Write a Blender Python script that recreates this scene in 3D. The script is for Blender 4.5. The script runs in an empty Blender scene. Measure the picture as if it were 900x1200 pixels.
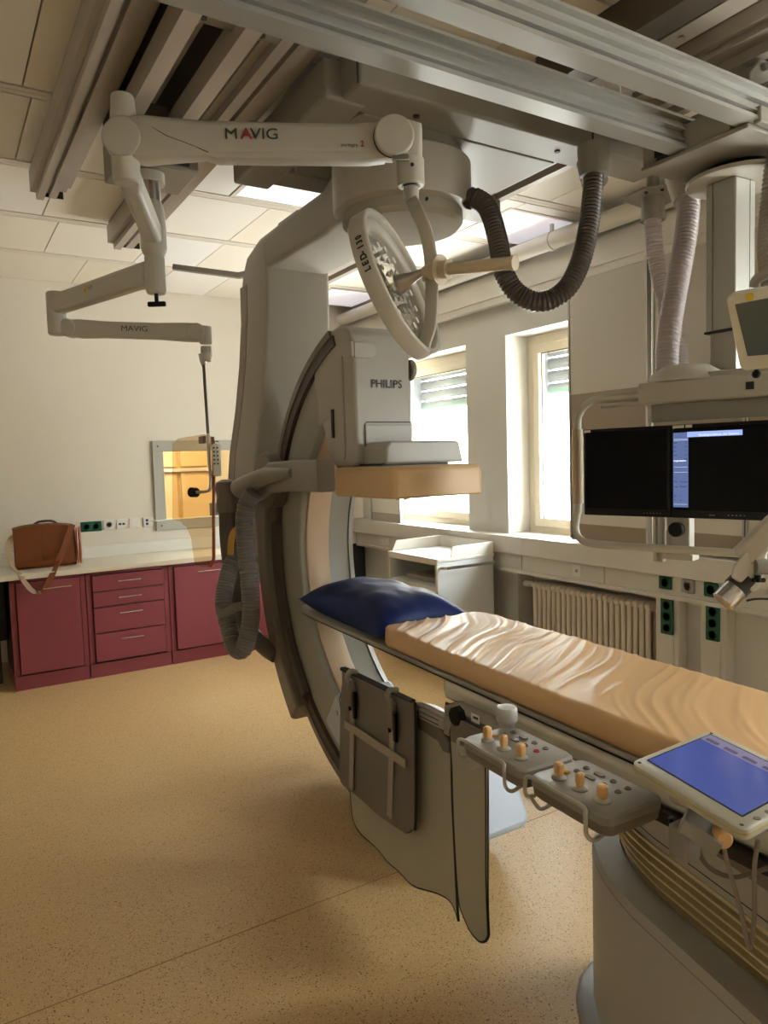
import bpy, bmesh, math, random
from mathutils import Vector, Matrix, noise
S = bpy.context.scene
COL = S.collection
R = math.radians
PI = math.pi

# ------------------------------------------------------------------ camera
YAW, PIT, ROL, FPX, H = 0.55292110, 0.073726999, -0.030623614, 849.22, 1.6
cf = Vector((math.sin(YAW)*math.cos(PIT), math.cos(YAW)*math.cos(PIT), -math.sin(PIT)))
_r = Vector((math.cos(YAW), -math.sin(YAW), 0)); _u = _r.cross(cf)
cr = _r*math.cos(ROL) + _u*math.sin(ROL)
cu = -_r*math.sin(ROL) + _u*math.cos(ROL)
CAM = Vector((0, 0, H))
cd = bpy.data.cameras.new('camera'); co = bpy.data.objects.new('camera', cd); COL.objects.link(co)
cd.sensor_fit = 'VERTICAL'; cd.sensor_height = 36; cd.lens = FPX/1200*36; cd.clip_start = 0.05
m = Matrix((cr, cu, -cf)).transposed().to_4x4(); m.translation = CAM
co.matrix_world = m
S.camera = co

def ray(px, py): return cr*((px-450)/FPX) - cu*((py-600)/FPX) + cf
def P(px, py, D): return CAM + ray(px, py)*D
def AX(px, py, ax, v):
    d = ray(px, py); return CAM + d*((v-CAM[ax])/d[ax])

# ------------------------------------------------------------------ world, light, exposure
W = bpy.data.worlds.new('sky'); S.world = W; W.use_nodes = True
bg = W.node_tree.nodes['Background']
_nt = W.node_tree; _tc = _nt.nodes.new('ShaderNodeTexCoord'); _sp = _nt.nodes.new('ShaderNodeSeparateXYZ'); _rp = _nt.nodes.new('ShaderNodeValToRGB')
_nt.links.new(_tc.outputs['Generated'], _sp.inputs[0]); _mr = _nt.nodes.new('ShaderNodeMapRange'); _mr.inputs['From Min'].default_value = -1
_nt.links.new(_sp.outputs['Z'], _mr.inputs['Value']); _nt.links.new(_mr.outputs[0], _rp.inputs[0]); _nt.links.new(_rp.outputs[0], bg.inputs[0])
_rp.color_ramp.elements[0].position = .44; _rp.color_ramp.elements[0].color = (.70, .695, .68, 1)      # sunlit pale paving
_rp.color_ramp.elements[1].position = .52; _rp.color_ramp.elements[1].color = (.80, .84, .88, 1)      # overcast sky
bg.inputs[1].default_value = 31.0
S.view_settings.view_transform = 'Standard'; S.view_settings.look = 'None'
S.view_settings.gamma = 1; S.view_settings.use_curve_mapping = False
S.view_settings.exposure = 0.42

def area_light(name, loc, rot, sx, sy, power, color=(1, 1, 1), spread=PI):
    l = bpy.data.lights.new(name, 'AREA'); l.shape = 'RECTANGLE'; l.size = sx; l.size_y = sy
    l.energy = power; l.color = color; l.spread = spread
    o = bpy.data.objects.new(name, l); COL.objects.link(o); o.location = loc; o.rotation_euler = rot
    return o
WZ0, WZ1 = 0.99, 2.49
WINS = [(4.67, 5.97), (2.9, 4.19), (-0.1, 1.2), (-2.1, -1.1)]
# daylight entering through the window openings (facing -x)
for y0, y1 in WINS:
    pl = area_light('window_portal', (4.06, (y0+y1)/2, (WZ0+WZ1)/2), (0, R(90), 0), WZ1-WZ0, y1-y0, 1)
    pl.data.cycles.is_portal = True

# ------------------------------------------------------------------ materials
def lin(c):
    c = c/255.0
    return c/12.92 if c <= 0.04045 else ((c+0.055)/1.055)**2.4
def rgb(h):
    if isinstance(h, str): return tuple(lin(int(h[i:i+2], 16)) for i in (0, 2, 4))
    return h
def mat(name, color, rough=0.5, metal=0.0, var=0.0, vscale=4.0, bump=0.0, bscale=60.0, emit=None, estr=1.0, trans=0.0, coat=0.0, alpha=1.0, island=0.0, spec=0.5):
    m = bpy.data.materials.new(name); m.use_nodes = True
    nt = m.node_tree; b = nt.nodes['Principled BSDF']; c = rgb(color)
    b.inputs['Base Color'].default_value = (*c, 1)
    b.inputs['Roughness'].default_value = rough; b.inputs['Metallic'].default_value = metal
    b.inputs['Transmission Weight'].default_value = trans; b.inputs['Coat Weight'].default_value = coat
    b.inputs['Alpha'].default_value = alpha; b.inputs['Specular IOR Level'].default_value = spec
    tc = nt.nodes.new('ShaderNodeTexCoord')
    if var > 0 or island > 0:
        n = nt.nodes.new('ShaderNodeTexNoise'); n.inputs['Scale'].default_value = vscale; n.inputs['Detail'].default_value = 4
        nt.links.new(tc.outputs['Object'], n.inputs['Vector'])
        h = nt.nodes.new('ShaderNodeHueSaturation'); h.inputs['Color'].default_value = (*c, 1)
        r = nt.nodes.new('ShaderNodeMapRange'); r.inputs['To Min'].default_value = 1-var; r.inputs['To Max'].default_value = 1+var
        nt.links.new(n.outputs['Fac'], r.inputs['Value'])
        if island > 0:
            g = nt.nodes.new('ShaderNodeNewGeometry')
            r2 = nt.nodes.new('ShaderNodeMapRange'); r2.inputs['To Min'].default_value = 1-island; r2.inputs['To Max'].default_value = 1+island
            nt.links.new(g.outputs['Random Per Island'], r2.inputs['Value'])
            mm = nt.nodes.new('ShaderNodeMath'); mm.operation = 'MULTIPLY'
            nt.links.new(r.outputs[0], mm.inputs[0]); nt.links.new(r2.outputs[0], mm.inputs[1])
            nt.links.new(mm.outputs[0], h.inputs['Value'])
            r3 = nt.nodes.new('ShaderNodeMapRange'); r3.inputs['To Min'].default_value = 1.5; r3.inputs['To Max'].default_value = 0.4
            nt.links.new(g.outputs['Random Per Island'], r3.inputs['Value']); nt.links.new(r3.outputs[0], h.inputs['Saturation'])
        else: nt.links.new(r.outputs[0], h.inputs['Value'])
        nt.links.new(h.outputs[0], b.inputs['Base Color'])
    if bump > 0:
        n = nt.nodes.new('ShaderNodeTexNoise'); n.inputs['Scale'].default_value = bscale; n.inputs['Detail'].default_value = 3
        nt.links.new(tc.outputs['Object'], n.inputs['Vector'])
        bp = nt.nodes.new('ShaderNodeBump'); bp.inputs['Strength'].default_value = bump; bp.inputs['Distance'].default_value = 0.01
        nt.links.new(n.outputs['Fac'], bp.inputs['Height']); nt.links.new(bp.outputs[0], b.inputs['Normal'])
    if emit is not None:
        b.inputs['Emission Color'].default_value = (*rgb(emit), 1); b.inputs['Emission Strength'].default_value = estr
    return m

M = {}
M['wall'] = mat('wall_paint', 'dbd2c3', 0.75, var=0.02, bump=0.02, bscale=120)
M['wall2'] = mat('wall_paint_grey', 'cdc9c0', 0.7, var=0.02)
M['ceil'] = mat('ceiling_tile', 'e9e2d6', 0.5, var=0.02, island=0.05, bump=0.02, bscale=3, spec=0.4)
M['strip'] = mat('ceiling_strip', 'ddd3c4', 0.35)
M['black'] = mat('black_gap', '0b0a09', 0.7)
M['alu'] = mat('anodised_aluminium', '9d9c96', 0.36, metal=0.35, var=0.03, vscale=2)
M['alu_d'] = mat('satin_grey_rail', '8d867b', 0.42, metal=0.6, var=0.03)
M['rail'] = mat('painted_rail', 'a89e91', 0.4, metal=0.15, var=0.03)
M['dark'] = mat('dark_steel', '37332e', 0.5, metal=0.4)
M['med'] = mat('medical_white', 'aba598', 0.38, var=0.01)
M['med2'] = mat('medical_cream', 'b6b0a2', 0.42, var=0.01)
M['medg'] = mat('medical_grey', '8f897e', 0.42, var=0.01)
M['medd'] = mat('medical_taupe', '766b5f', 0.45)
M['taupe'] = mat('taupe_trim', '8f8272', 0.45)
M['tan'] = mat('tan_cover', 'cdaa7a', 0.45, var=0.01)
M['beige'] = mat('beige_strip', 'd2b594', 0.45)
M['hose'] = mat('corrugated_hose_plastic', '77706a', 0.42)
M['hose_l'] = mat('light_corrugated_hose_plastic', 'aea3a2', 0.34)
M['red'] = mat('burgundy_laminate', '8a3f48', 0.45, var=0.03, vscale=3)
M['redd'] = mat('burgundy_edge', '35161b', 0.6)
M['top'] = mat('white_worktop', 'e6ddcc', 0.3)
M['white'] = mat('white_plastic', 'dedad0', 0.35)
M['offw'] = mat('trunking_white', 'd2ccc1', 0.4)
M['chrome'] = mat('chrome', 'd6d6d6', 0.15, metal=1.0)
M['steel'] = mat('brushed_steel', 'b5b0a8', 0.32, metal=0.95)
M['leather'] = mat('tan_leather', '74390f', 0.42, var=0.18, vscale=9, bump=0.1, bscale=90)
M['leather_d'] = mat('dark_leather_edge', '4e2514', 0.5)
M['strap'] = mat('strap_lining', '9d8465', 0.6)
M['green'] = mat('green_socket_plastic', '07563a', 0.3)
M['greend'] = mat('green_socket_recess', '022a1b', 0.4)
M['grey'] = mat('grey_plastic', 'a29b90', 0.4)
M['blackp'] = mat('black_plastic', '0b0b0c', 0.4, spec=.25)
M['screen'] = mat('black_screen_glass', '020202', 0.12, spec=.12)
M['navy'] = mat('navy_vinyl', '0d2258', 0.55, var=0.05, bump=0.05, bscale=14, spec=.3)
M['navyw'] = mat('navy_panel', '20242c', 0.7)
M['frame'] = mat('window_frame_cream', 'd9ccb4', 0.4)
M['rad'] = mat('radiator_paint', 'd9cab8', 0.35)
M['lead'] = mat('lead_curtain_fabric', 'a9a18d', 0.6, var=0.02)
M['leadd'] = mat('lead_apron_dark', '70685e', 0.55, var=0.03)
M['piping'] = mat('black_piping', '17140f', 0.5)
M['orange'] = mat('orange_knob', 'dba869', 0.4)
M['amber'] = mat('amber_edge', '9c4a26', 0.25)
M['yellow'] = mat('yellow_plastic', 'b98a34', 0.45)
M['yel'] = mat('yellow_trim', 'b6a35a', 0.5)
M['ink'] = mat('black_print', '151515', 0.5)
M['inkg'] = mat('grey_print', '3c4240', 0.5)
M['inkr'] = mat('red_print', '9c2226', 0.5)
M['bellow'] = mat('bellows_rubber', 'a58f63', 0.6)
M['blue'] = mat('daylight_blue_cover', 'b4bcc8', 0.35)  # blue cast of the window daylight put into the base colour
M['light'] = mat('light_diffuser', 'e8e6ea', 0.4, emit='efeaf2', estr=0.42)
M['winlight'] = mat('warm_light', 'fff0d0', 0.4, emit='ffe0a8', estr=3.0)
M['led'] = mat('led_reflector', 'd5d4cc', .4)
M['grille'] = mat('blind_slat', '74787c', 0.6)

def glass(name, color, rough=0.0, mixv=0.15):
    m = bpy.data.materials.new(name); m.use_nodes = True; nt = m.node_tree
    nt.nodes.remove(nt.nodes['Principled BSDF'])
    t = nt.nodes.new('ShaderNodeBsdfTransparent'); t.inputs[0].default_value = (*color, 1)
    g = nt.nodes.new('ShaderNodeBsdfGlossy'); g.inputs['Roughness'].default_value = rough
    lw = nt.nodes.new('ShaderNodeLayerWeight'); pw = nt.nodes.new('ShaderNodeMath'); pw.operation = 'POWER'; pw.inputs[1].default_value = 5
    f = nt.nodes.new('ShaderNodeMath'); f.operation = 'MULTIPLY_ADD'; f.inputs[1].default_value = 0.9; f.inputs[2].default_value = 0.03
    nt.links.new(lw.outputs['Facing'], pw.inputs[0]); nt.links.new(pw.outputs[0], f.inputs[0])
    mx = nt.nodes.new('ShaderNodeMixShader')
    nt.links.new(f.outputs[0], mx.inputs[0]); nt.links.new(t.outputs[0], mx.inputs[1]); nt.links.new(g.outputs[0], mx.inputs[2])
    nt.links.new(mx.outputs[0], nt.nodes['Material Output'].inputs[0])
    return m
M['glass'] = glass('window_glass', (0.97, 0.99, 0.98))
M['acryl'] = glass('lead_acrylic', (0.90, 0.80, 0.66), 0.03)
M['lens'] = glass('clear_lens', (0.9, 0.9, 0.88), 0.12)

def floor_mat():
    m = bpy.data.materials.new('speckled_linoleum'); m.use_nodes = True; nt = m.node_tree; b = nt.nodes['Principled BSDF']
    tc = nt.nodes.new('ShaderNodeTexCoord')
    def vor(scale, lo, hi):
        v = nt.nodes.new('ShaderNodeTexVoronoi'); v.inputs['Scale'].default_value = scale
        nt.links.new(tc.outputs['Object'], v.inputs['Vector'])
        s = nt.nodes.new('ShaderNodeSeparateColor'); nt.links.new(v.outputs['Color'], s.inputs[0])
        a = nt.nodes.new('ShaderNodeMath'); a.operation = 'GREATER_THAN'; a.inputs[1].default_value = lo
        nt.links.new(s.outputs[0], a.inputs[0])
        d = nt.nodes.new('ShaderNodeMath'); d.operation = 'LESS_THAN'; d.inputs[1].default_value = hi
        nt.links.new(v.outputs['Distance'], d.inputs[0])
        x = nt.nodes.new('ShaderNodeMath'); x.operation = 'MULTIPLY'
        nt.links.new(a.outputs[0], x.inputs[0]); nt.links.new(d.outputs[0], x.inputs[1])
        return x.outputs[0]
    col = nt.nodes.new('ShaderNodeRGB'); col.outputs[0].default_value = (*rgb('d0ad79'), 1)
    n = nt.nodes.new('ShaderNodeTexNoise'); n.inputs['Scale'].default_value = 260; n.inputs['Detail'].default_value = 2
    nt.links.new(tc.outputs['Object'], n.inputs['Vector'])
    mr = nt.nodes.new('ShaderNodeMapRange'); mr.inputs['To Min'].default_value = 0.88; mr.inputs['To Max'].default_value = 1.12
    nt.links.new(n.outputs['Fac'], mr.inputs['Value'])
    hs = nt.nodes.new('ShaderNodeHueSaturation'); nt.links.new(col.outputs[0], hs.inputs['Color']); nt.links.new(mr.outputs[0], hs.inputs['Value'])
    cur = hs.outputs[0]
    for sc, lo, hi, c in ((140, 0.66, 0.34, 'b08651'), (130, 0.83, 0.30, '5a452f'), (170, 0.78, 0.34, 'e6cf9f'), (90, 0.90, 0.22, '2a2119')):
        mx = nt.nodes.new('ShaderNodeMixRGB'); mx.inputs[2].default_value = (*rgb(c), 1)
        nt.links.new(vor(sc, lo, hi), mx.inputs[0]); nt.links.new(cur, mx.inputs[1]); cur = mx.outputs[0]
    nt.links.new(cur, b.inputs['Base Color'])
    b.inputs['Roughness'].default_value = 0.36; b.inputs['Specular IOR Level'].default_value = 0.45
    return m
M['floor'] = floor_mat()
def vinyl_mat():
    m = mat('beige_vinyl', 'dbb07e', 0.38); nt = m.node_tree; b = nt.nodes['Principled BSDF']
    return m
M['vinyl'] = vinyl_mat()

# ------------------------------------------------------------------ mesh builder
def root_of(o):
    while o.parent: o = o.parent
    return o
class MB:
    def __init__(s): s.bm = bmesh.new(); s.mi = 0
    def _add(s, vs, fs, mi=None):
        v = [s.bm.verts.new(p) for p in vs]; out = []
        for f in fs:
            try: fc = s.bm.faces.new([v[i] for i in f])
            except ValueError: continue
            fc.material_index = s.mi if mi is None else mi; out.append(fc)
        return v
    def box(s, lo, hi, rot=None, c=None, mi=None):
        x0, y0, z0 = lo; x1, y1, z1 = hi
        vs = [Vector(p) for p in ((x0,y0,z0),(x1,y0,z0),(x1,y1,z0),(x0,y1,z0),(x0,y0,z1),(x1,y0,z1),(x1,y1,z1),(x0,y1,z1))]
        if rot is not None:
            if c is None: c = (Vector(lo)+Vector(hi))/2
            vs = [rot @ (v-Vector(c)) + Vector(c) for v in vs]
        s._add(vs, [(0,3,2,1),(4,5,6,7),(0,1,5,4),(1,2,6,5),(2,3,7,6),(3,0,4,7)], mi); return s
    def beam(s, a, b, w, h, up=(0,0,1), w2=None, h2=None, mi=None):
        a = Vector(a); b = Vector(b); d = (b-a).normalized(); up = Vector(up)
        sx = d.cross(up).normalized(); uz = sx.cross(d).normalized()
        w2 = w if w2 is None else w2; h2 = h if h2 is None else h2; vs = []
        for p, ww, hh in ((a, w, h), (b, w2, h2)):
            for i, j in ((-1,-1),(1,-1),(1,1),(-1,1)): vs.append(p + sx*(i*ww/2) + uz*(j*hh/2))
        s._add(vs, [(3,2,1,0),(4,5,6,7),(0,1,5,4),(1,2,6,5),(2,3,7,6),(3,0,4,7)], mi); return s
    def loft(s, rings, closed=True, cap=True, mi=None):
        n = len(rings[0]); vs = [Vector(p) for r_ in rings for p in r_]; fs = []
        for i in range(len(rings)-1):
            for j in range(n if closed else n-1):
                k = (j+1) % n; fs.append((i*n+j, i*n+k, (i+1)*n+k, (i+1)*n+j))
        if cap and closed:
            fs.append(tuple(range(n-1, -1, -1))); fs.append(tuple((len(rings)-1)*n+j for j in range(n)))
        s._add(vs, fs, mi); return s
    def cyl(s, a, b, r0, r1=None, seg=24, cap=True, mi=None):
        a = Vector(a); b = Vector(b); d = (b-a).normalized(); r1 = r0 if r1 is None else r1
        x = d.orthogonal().normalized(); y = d.cross(x)
        rg = [[p + (x*math.cos(t)+y*math.sin(t))*r_ for t in [2*PI*i/seg for i in range(seg)]] for p, r_ in ((a, r0), (b, r1))]
        return s.loft(rg, cap=cap, mi=mi)
    def lathe(s, o, d, prof, seg=32, cap=True, mi=None):
        o = Vector(o); d = Vector(d).normalized(); x = d.orthogonal().normalized(); y = d.cross(x)
        rg = [[o + d*t + (x*math.cos(a)+y*math.sin(a))*max(r_, 1e-4) for a in [2*PI*i/seg for i in range(seg)]] for r_, t in prof]
        return s.loft(rg, cap=cap, mi=mi)
    def tube(s, pts, r, seg=12, cap=True, mi=None, rf=None, flat=None):
        pts = [Vector(p) for p in pts]; n = len(pts); rg = []; x = None
        for i, p in enumerate(pts):
            d = (pts[min(i+1, n-1)] - pts[max(i-1, 0)]).normalized()
            if x is None: x = d.orthogonal().normalized()
            else:
                x = x - d*x.dot(d)
                x = x.normalized() if x.length > 1e-6 else d.orthogonal().normalized()
            y = d.cross(x); rr = rf(i) if rf else r
            rg.append([p + (x*math.cos(a)+y*math.sin(a))*rr for a in [2*PI*k/seg for k in range(seg)]])
        return s.loft(rg, cap=cap, mi=mi)
    def prism(s, poly, ax, lo, hi, mi=None):
        # poly in the two other axes (cyclic order), extruded along ax
        def pt(a, b, t):
            return Vector({0: (t, a, b), 1: (a, t, b), 2: (a, b, t)}[ax])
        return s.loft([[pt(a, b, lo) for a, b in poly], [pt(a, b, hi) for a, b in poly]], mi=mi)
    def prism_f(s, poly, o, ex, ey, ez, t0, t1, mi=None):
        o, ex, ey, ez = map(Vector, (o, ex, ey, ez))
        return s.loft([[o+ex*a+ey*b+ez*t for a, b in poly] for t in (t0, t1)], mi=mi)
    def sphere(s, c, r, sc=(1,1,1), seg=20, rings=12, mi=None):
        c = Vector(c)
        rg = []
        for i in range(1, rings):
            t = PI*i/rings
            rg.append([c + Vector((r*sc[0]*math.sin(t)*math.cos(a), r*sc[1]*math.sin(t)*math.sin(a), r*sc[2]*math.cos(t))) for a in [2*PI*k/seg for k in range(seg)]])
        return s.loft(rg, mi=mi)
    def build(s, name, mats, parent=None, space='world', bevel=0, seg=2, smooth=40, label=None, sub=0):
        bmesh.ops.remove_doubles(s.bm, verts=s.bm.verts, dist=1e-6)
        bmesh.ops.recalc_face_normals(s.bm, faces=s.bm.faces)
        me = bpy.data.meshes.new(name)
        if parent is not None and space == 'world':
            rt = root_of(parent)
            mw = (Matrix.Translation(rt.location) @ rt.rotation_euler.to_matrix().to_4x4()).inverted()
            s.bm.transform(mw)
        s.bm.to_mesh(me); s.bm.free()
        if not isinstance(mats, (list, tuple)): mats = [mats]
        for x in mats: me.materials.append(x)
        me.shade_smooth(); me.set_sharp_from_angle(angle=R(smooth))
        o = bpy.data.objects.new(name, me); COL.objects.link(o)
        if parent is not None: o.parent = parent
        if bevel > 0:
            b = o.modifiers.new('bevel', 'BEVEL'); b.width = bevel; b.segments = seg; b.limit_method = 'ANGLE'; b.angle_limit = R(35); b.harden_normals = False
        if sub:
            b = o.modifiers.new('sub', 'SUBSURF'); b.levels = sub; b.render_levels = sub
        if label: o['label'] = label
        return o
def tag(o, label, cat, group=None):
    o['label'] = label; o['category'] = cat
    if group: o['group'] = group
    return o
def thing(name, label, cat, loc=(0,0,0), rz=0, group=None):
    o = bpy.data.objects.new(name, None); COL.objects.link(o); o.location = loc; o.rotation_euler = (0,0,rz); o.empty_display_size = 0.1
    return tag(o, label, cat, group)
def struct(name, mb, mats, **k):
    o = mb.build(name, mats, **k)
    if o.parent is None: o['kind'] = 'structure'
    return o
def smoothpts(pts, n=8, closed=False):
    pts = [Vector(p) for p in pts]; out = []
    m_ = len(pts); rng = m_ if closed else m_-1
    for i in range(rng):
        g = lambda k: pts[k % m_] if closed else pts[max(0, min(m_-1, k))]
        p0, p1, p2, p3 = g(i-1), g(i), g(i+1), g(i+2)
        for k in range(n):
            t = k/n
            out.append(0.5*((2*p1)+(p2-p0)*t+(2*p0-5*p1+4*p2-p3)*t*t+(3*p1-p0-3*p2+p3)*t**3))
    if not closed: out.append(pts[-1])
    return out
def resample(pts, step):
    out = [pts[0].copy()]; acc = 0
    for i in range(1, len(pts)):
        a, b = pts[i-1], pts[i]; L = (b-a).length; t = step-acc
        while t <= L:
            out.append(a.lerp(b, t/L)); t += step
        acc = (acc+L) % step
    return out
def hose(pts, r, name, material, parent, pitch=0.015, depth=0.0055):
    sp = resample(smoothpts(pts, 24), pitch/2)
    return MB().tube(sp, r, seg=20, rf=lambda i: r if i % 2 else r-depth).build(name, material, parent, smooth=35)
def rrect(w, h, r, seg=6, cx=0, cy=0):
    out = []
    for qx, qy, a0 in ((1,1,0),(-1,1,90),(-1,-1,180),(1,-1,270)):
        for i in range(seg+1):
            a = R(a0+90*i/seg); out.append((cx+qx*(w/2-r)+r*math.cos(a), cy+qy*(h/2-r)+r*math.sin(a)))
    return out
def text(s, name, o, ex, ey, size, material, parent=None, ext=0.0006, align='LEFT', bold=0.0, sx=1.0, sp=1.0):
    cu_ = bpy.data.curves.new(name, 'FONT'); cu_.body = s; cu_.size = size; cu_.extrude = ext; cu_.align_x = align; cu_.offset = bold; cu_.space_character = sp
    t = bpy.data.objects.new('tmp', cu_); COL.objects.link(t)
    bpy.context.view_layer.update()
    me = bpy.data.meshes.new_from_object(t.evaluated_get(bpy.context.evaluated_depsgraph_get()))
    bpy.data.objects.remove(t)
    ex = Vector(ex).normalized(); ey = Vector(ey).normalized(); ez = ex.cross(ey)
    mm = Matrix((ex*sx, ey, ez)).transposed().to_4x4(); mm.translation = Vector(o)
    if parent is not None:
        rt = root_of(parent)
        mm = (Matrix.Translation(rt.location) @ rt.rotation_euler.to_matrix().to_4x4()).inverted() @ mm
    me.transform(mm); me.materials.clear(); me.materials.append(material)
    ob = bpy.data.objects.new(name, me); COL.objects.link(ob)
    if parent is not None: ob.parent = parent
    return ob
def copy_tree(o, parent=None):
    c = o.copy(); COL.objects.link(c); c.parent = parent
    for ch in [x for x in bpy.data.objects if x.parent == o]: copy_tree(ch, c)
    return c

# ================================================================== SETTING
XW, YB, ZC = 3.7, 6.4, 3.09
XL, YF = -1.8, -3.0
struct('floor', MB().box((XL-.2, YF-.2, -0.1), (XW+.5, YB+.2, 0)), M['floor'])
# seams between the floor sheets
sm = MB()
for c_ in ((2.02, 2.29),):
    sm.box((XL, 2.29, 0.0), (XW, 2.293, 0.0008)); sm.box((XL, 0.5, 0.0), (XW, 0.503, 0.0008))
struct('trim_1', sm, mat('floor_seam', '8f6f45', 0.6))
# back wall with observation window opening
OW = (1.70, 2.52, 1.12, 1.72)
b = MB()
b.box((XL-.2, YB, 0), (OW[0], YB+.15, ZC+.1)); b.box((OW[1], YB, 0), (XW+.4, YB+.15, ZC+.1))
b.box((OW[0], YB, 0), (OW[1], YB+.15, OW[2])); b.box((OW[0], YB, OW[3]), (OW[1], YB+.15, ZC+.1))
struct('wall_back', b, M['wall'])
struct('wall_left', MB().box((XL-.2, YF, 0), (XL, YB, ZC+.1)), M['wall'])
struct('wall_front', MB().box((XL-.2, YF-.2, 0), (XW+.4, YF, ZC+.1)), M['wall'])
# window wall, niches under the windows
b = MB(); ys = sorted([YF] + [v for w in WINS for v in w] + [YB])
WT = 0.34
b.box((XW, YF, WZ1), (XW+WT, YB, ZC+.1))
solid = [(YF, -2.1), (-1.1, -0.1), (1.2, 2.9), (4.19, 4.67), (5.97, YB)]
for y0, y1 in solid: b.box((XW, y0, WZ0), (XW+WT, y1, WZ1))
b.box((XW+.16, YF, 0), (XW+WT, YB, WZ0))
for y0, y1 in ((4.1, YB), (2.14, 2.86), (YF, 0.9)): b.box((XW, y0, 0), (XW+.16, y1, WZ0))
b.box((XW, YF, 0.86), (XW+.16, YB, WZ0))
struct('wall_right', b, M['wall2'])

# ceiling
b = MB(); b.box((XL-.2, YF-.2, ZC+.03), (XW+.4, YB+.2, ZC+.1), mi=1)
rows = [6.4, 5.61, 4.81, 4.02, 3.26, 2.48, 1.7, 0.92, 0.14, -.64, -1.42, -2.2, -3.0]
joints = [[-.8,-.2,.43,1.04,1.66,2.13,2.6,3.03,3.6], [-.5,.14,.74,1.34,1.78,2.4,3.0], [-.9,-.1,.64,1.24,1.78,2.4,3.0],
          [-.8,-.2,.43,1.0,1.5,2.1,2.7,3.1], [-.7,.0,.39,1.0,1.44,2.2,2.64,3.2], [-.8,-.2,.37,.92,1.4,1.86,2.16,2.9]]
LIGHTS = [(1.5, 2.1, 3.45, 3.98), (3.06, 3.66, 3.4, 3.99), (3.03, 3.6, 5.67, 6.3), (0.0, 0.6, 1.0, 1.6), (1.5, 2.1, -0.5, 0.06), (-.9, -.3, 3.4, 3.98), (1.5, 2.1, 0.99, 1.6)]
LIGHTS = LIGHTS[:3]
for i in range(len(rows)-1):
    y1, y0 = rows[i]-(0.045 if i else 0.008), rows[i+1]+0.045
    js = [XL] + (joints[i] if i < 6 else [-1.2,-.6,0,.6,1.2,1.8,2.4,3.0]) + [XW]
    for x0, x1 in zip(js, js[1:]):
        lit = [L for L in LIGHTS if abs(L[0]-x0) < .06 and y0-.02 < L[2] and L[3] < y1+.06]
        if lit:
            L = lit[0]
            b.box((x0+.003, y0, ZC), (x1-.003, L[2]-.0, ZC+.02)) if L[2]-y0 > .03 else None
            continue
        b.box((x0+.003, y0, ZC), (x1-.003, y1, ZC+.02))
    if i:
        for dy in (-.034, .0): b.box((XL, rows[i]+dy, ZC-.002), (XW, rows[i]+dy+.03, ZC+.02), mi=2)
struct('ceiling', b, [M['ceil'], M['black'], M['strip']])
for k, (x0, x1, y0, y1) in enumerate(LIGHTS):
    t = thing('ceiling_light', ['square ceiling light panel behind the big grey ceiling carriage', 'square ceiling light panel beside the long pipe, above the curved dark hose',
              'square ceiling light panel in the far corner above the windows'][k], 'ceiling light', ((x0+x1)/2, (y0+y1)/2, ZC))
    MB().box((x0+.03, y0+.03, ZC-.001), (x1-.03, y1-.03, ZC+.02)).build('diffuser', M['light'], t)
    f = MB()
    for a in ((x0+.004, y0+.004, x1-.004, y0+.03), (x0+.004, y1-.03, x1-.004, y1-.004), (x0+.004, y0+.03, x0+.03, y1-.03), (x1-.03, y0+.03, x1-.004, y1-.03)):
        f.box((a[0], a[1], ZC-.004), (a[2], a[3], ZC+.02))
    f.build('frame', M['strip'], t)

# cornice, wall pipe
b = MB(); b.box((3.6, YF, 2.76), (XW, YB, 2.93)); b.box((3.66, YF, 2.73), (XW, YB, 2.76)); b.box((3.64, YF, 2.71), (3.655, YB, 2.76)); b.box((3.61, YF, 2.71), (3.625, YB, 2.76))
struct('trim_2', b, M['offw'])
t = thing('ceiling_pipe', 'long thick cream pipe running under the ceiling along the window wall', 'pipe', (3.42, 3, 2.93))
MB().cyl((3.52, YF, 2.98), (3.52, YB, 2.98), .055, seg=24).build('pipe', M['offw'], t)
f = MB()
for y in (0.5, 2.0, 3.5, 5.0): MB().cyl((3.52, y, 2.98), (3.52, y+.03, 2.98), .062).box((3.51, y+.005, 3.03), (3.53, y+.025, 3.09)).build('pipe_clip', M['offw'], t)

# windows
def window(n, y0, y1):
    fr = MB(); xf = 3.92
    fr.box((xf, y0, WZ0), (xf+.09, y1, WZ0+.07)); fr.box((xf, y0, WZ1-.09), (xf+.09, y1, WZ1))
    fr.box((xf, y0, WZ0+.07), (xf+.09, y0+.09, WZ1-.09)); fr.box((xf, y1-.09, WZ0+.07), (xf+.09, y1, WZ1-.09))
    r_ = struct('window_%d' % n, fr, M['frame'], bevel=.004)
    s = MB(); a, c, z0, z1 = y0+.075, y1-.075, WZ0+.055, WZ1-.075; xs = xf-.02
    for bx in (((xs, a, z0), (xs+.07, c, z0+.06)), ((xs, a, z1-.06), (xs+.07, c, z1)), ((xs, a, z0+.06), (xs+.07, a+.06, z1-.06)), ((xs, c-.06, z0+.06), (xs+.07, c, z1-.06))): s.box(*bx)
    s.build('sash', M['frame'], r_, bevel=.006)
    g = MB().box((xf+.02, a+.055, z0+.055), (xf+.03, c-.055, z1-.055)).build('pane', M['glass'], r_)
    k = MB()
    for (ya, yb) in ((a+.056, a+.064), (c-.064, c-.056)): k.box((xf+.012, ya, z0+.06), (xf+.02, yb, z1-.06))
    k.box((xf+.012, a+.06, z1-.068), (xf+.02, c-.06, z1-.06))
    k.build('gasket', M['dark'], r_)
for i, (y0, y1) in enumerate(WINS): window(i+1, y0, y1)
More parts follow.
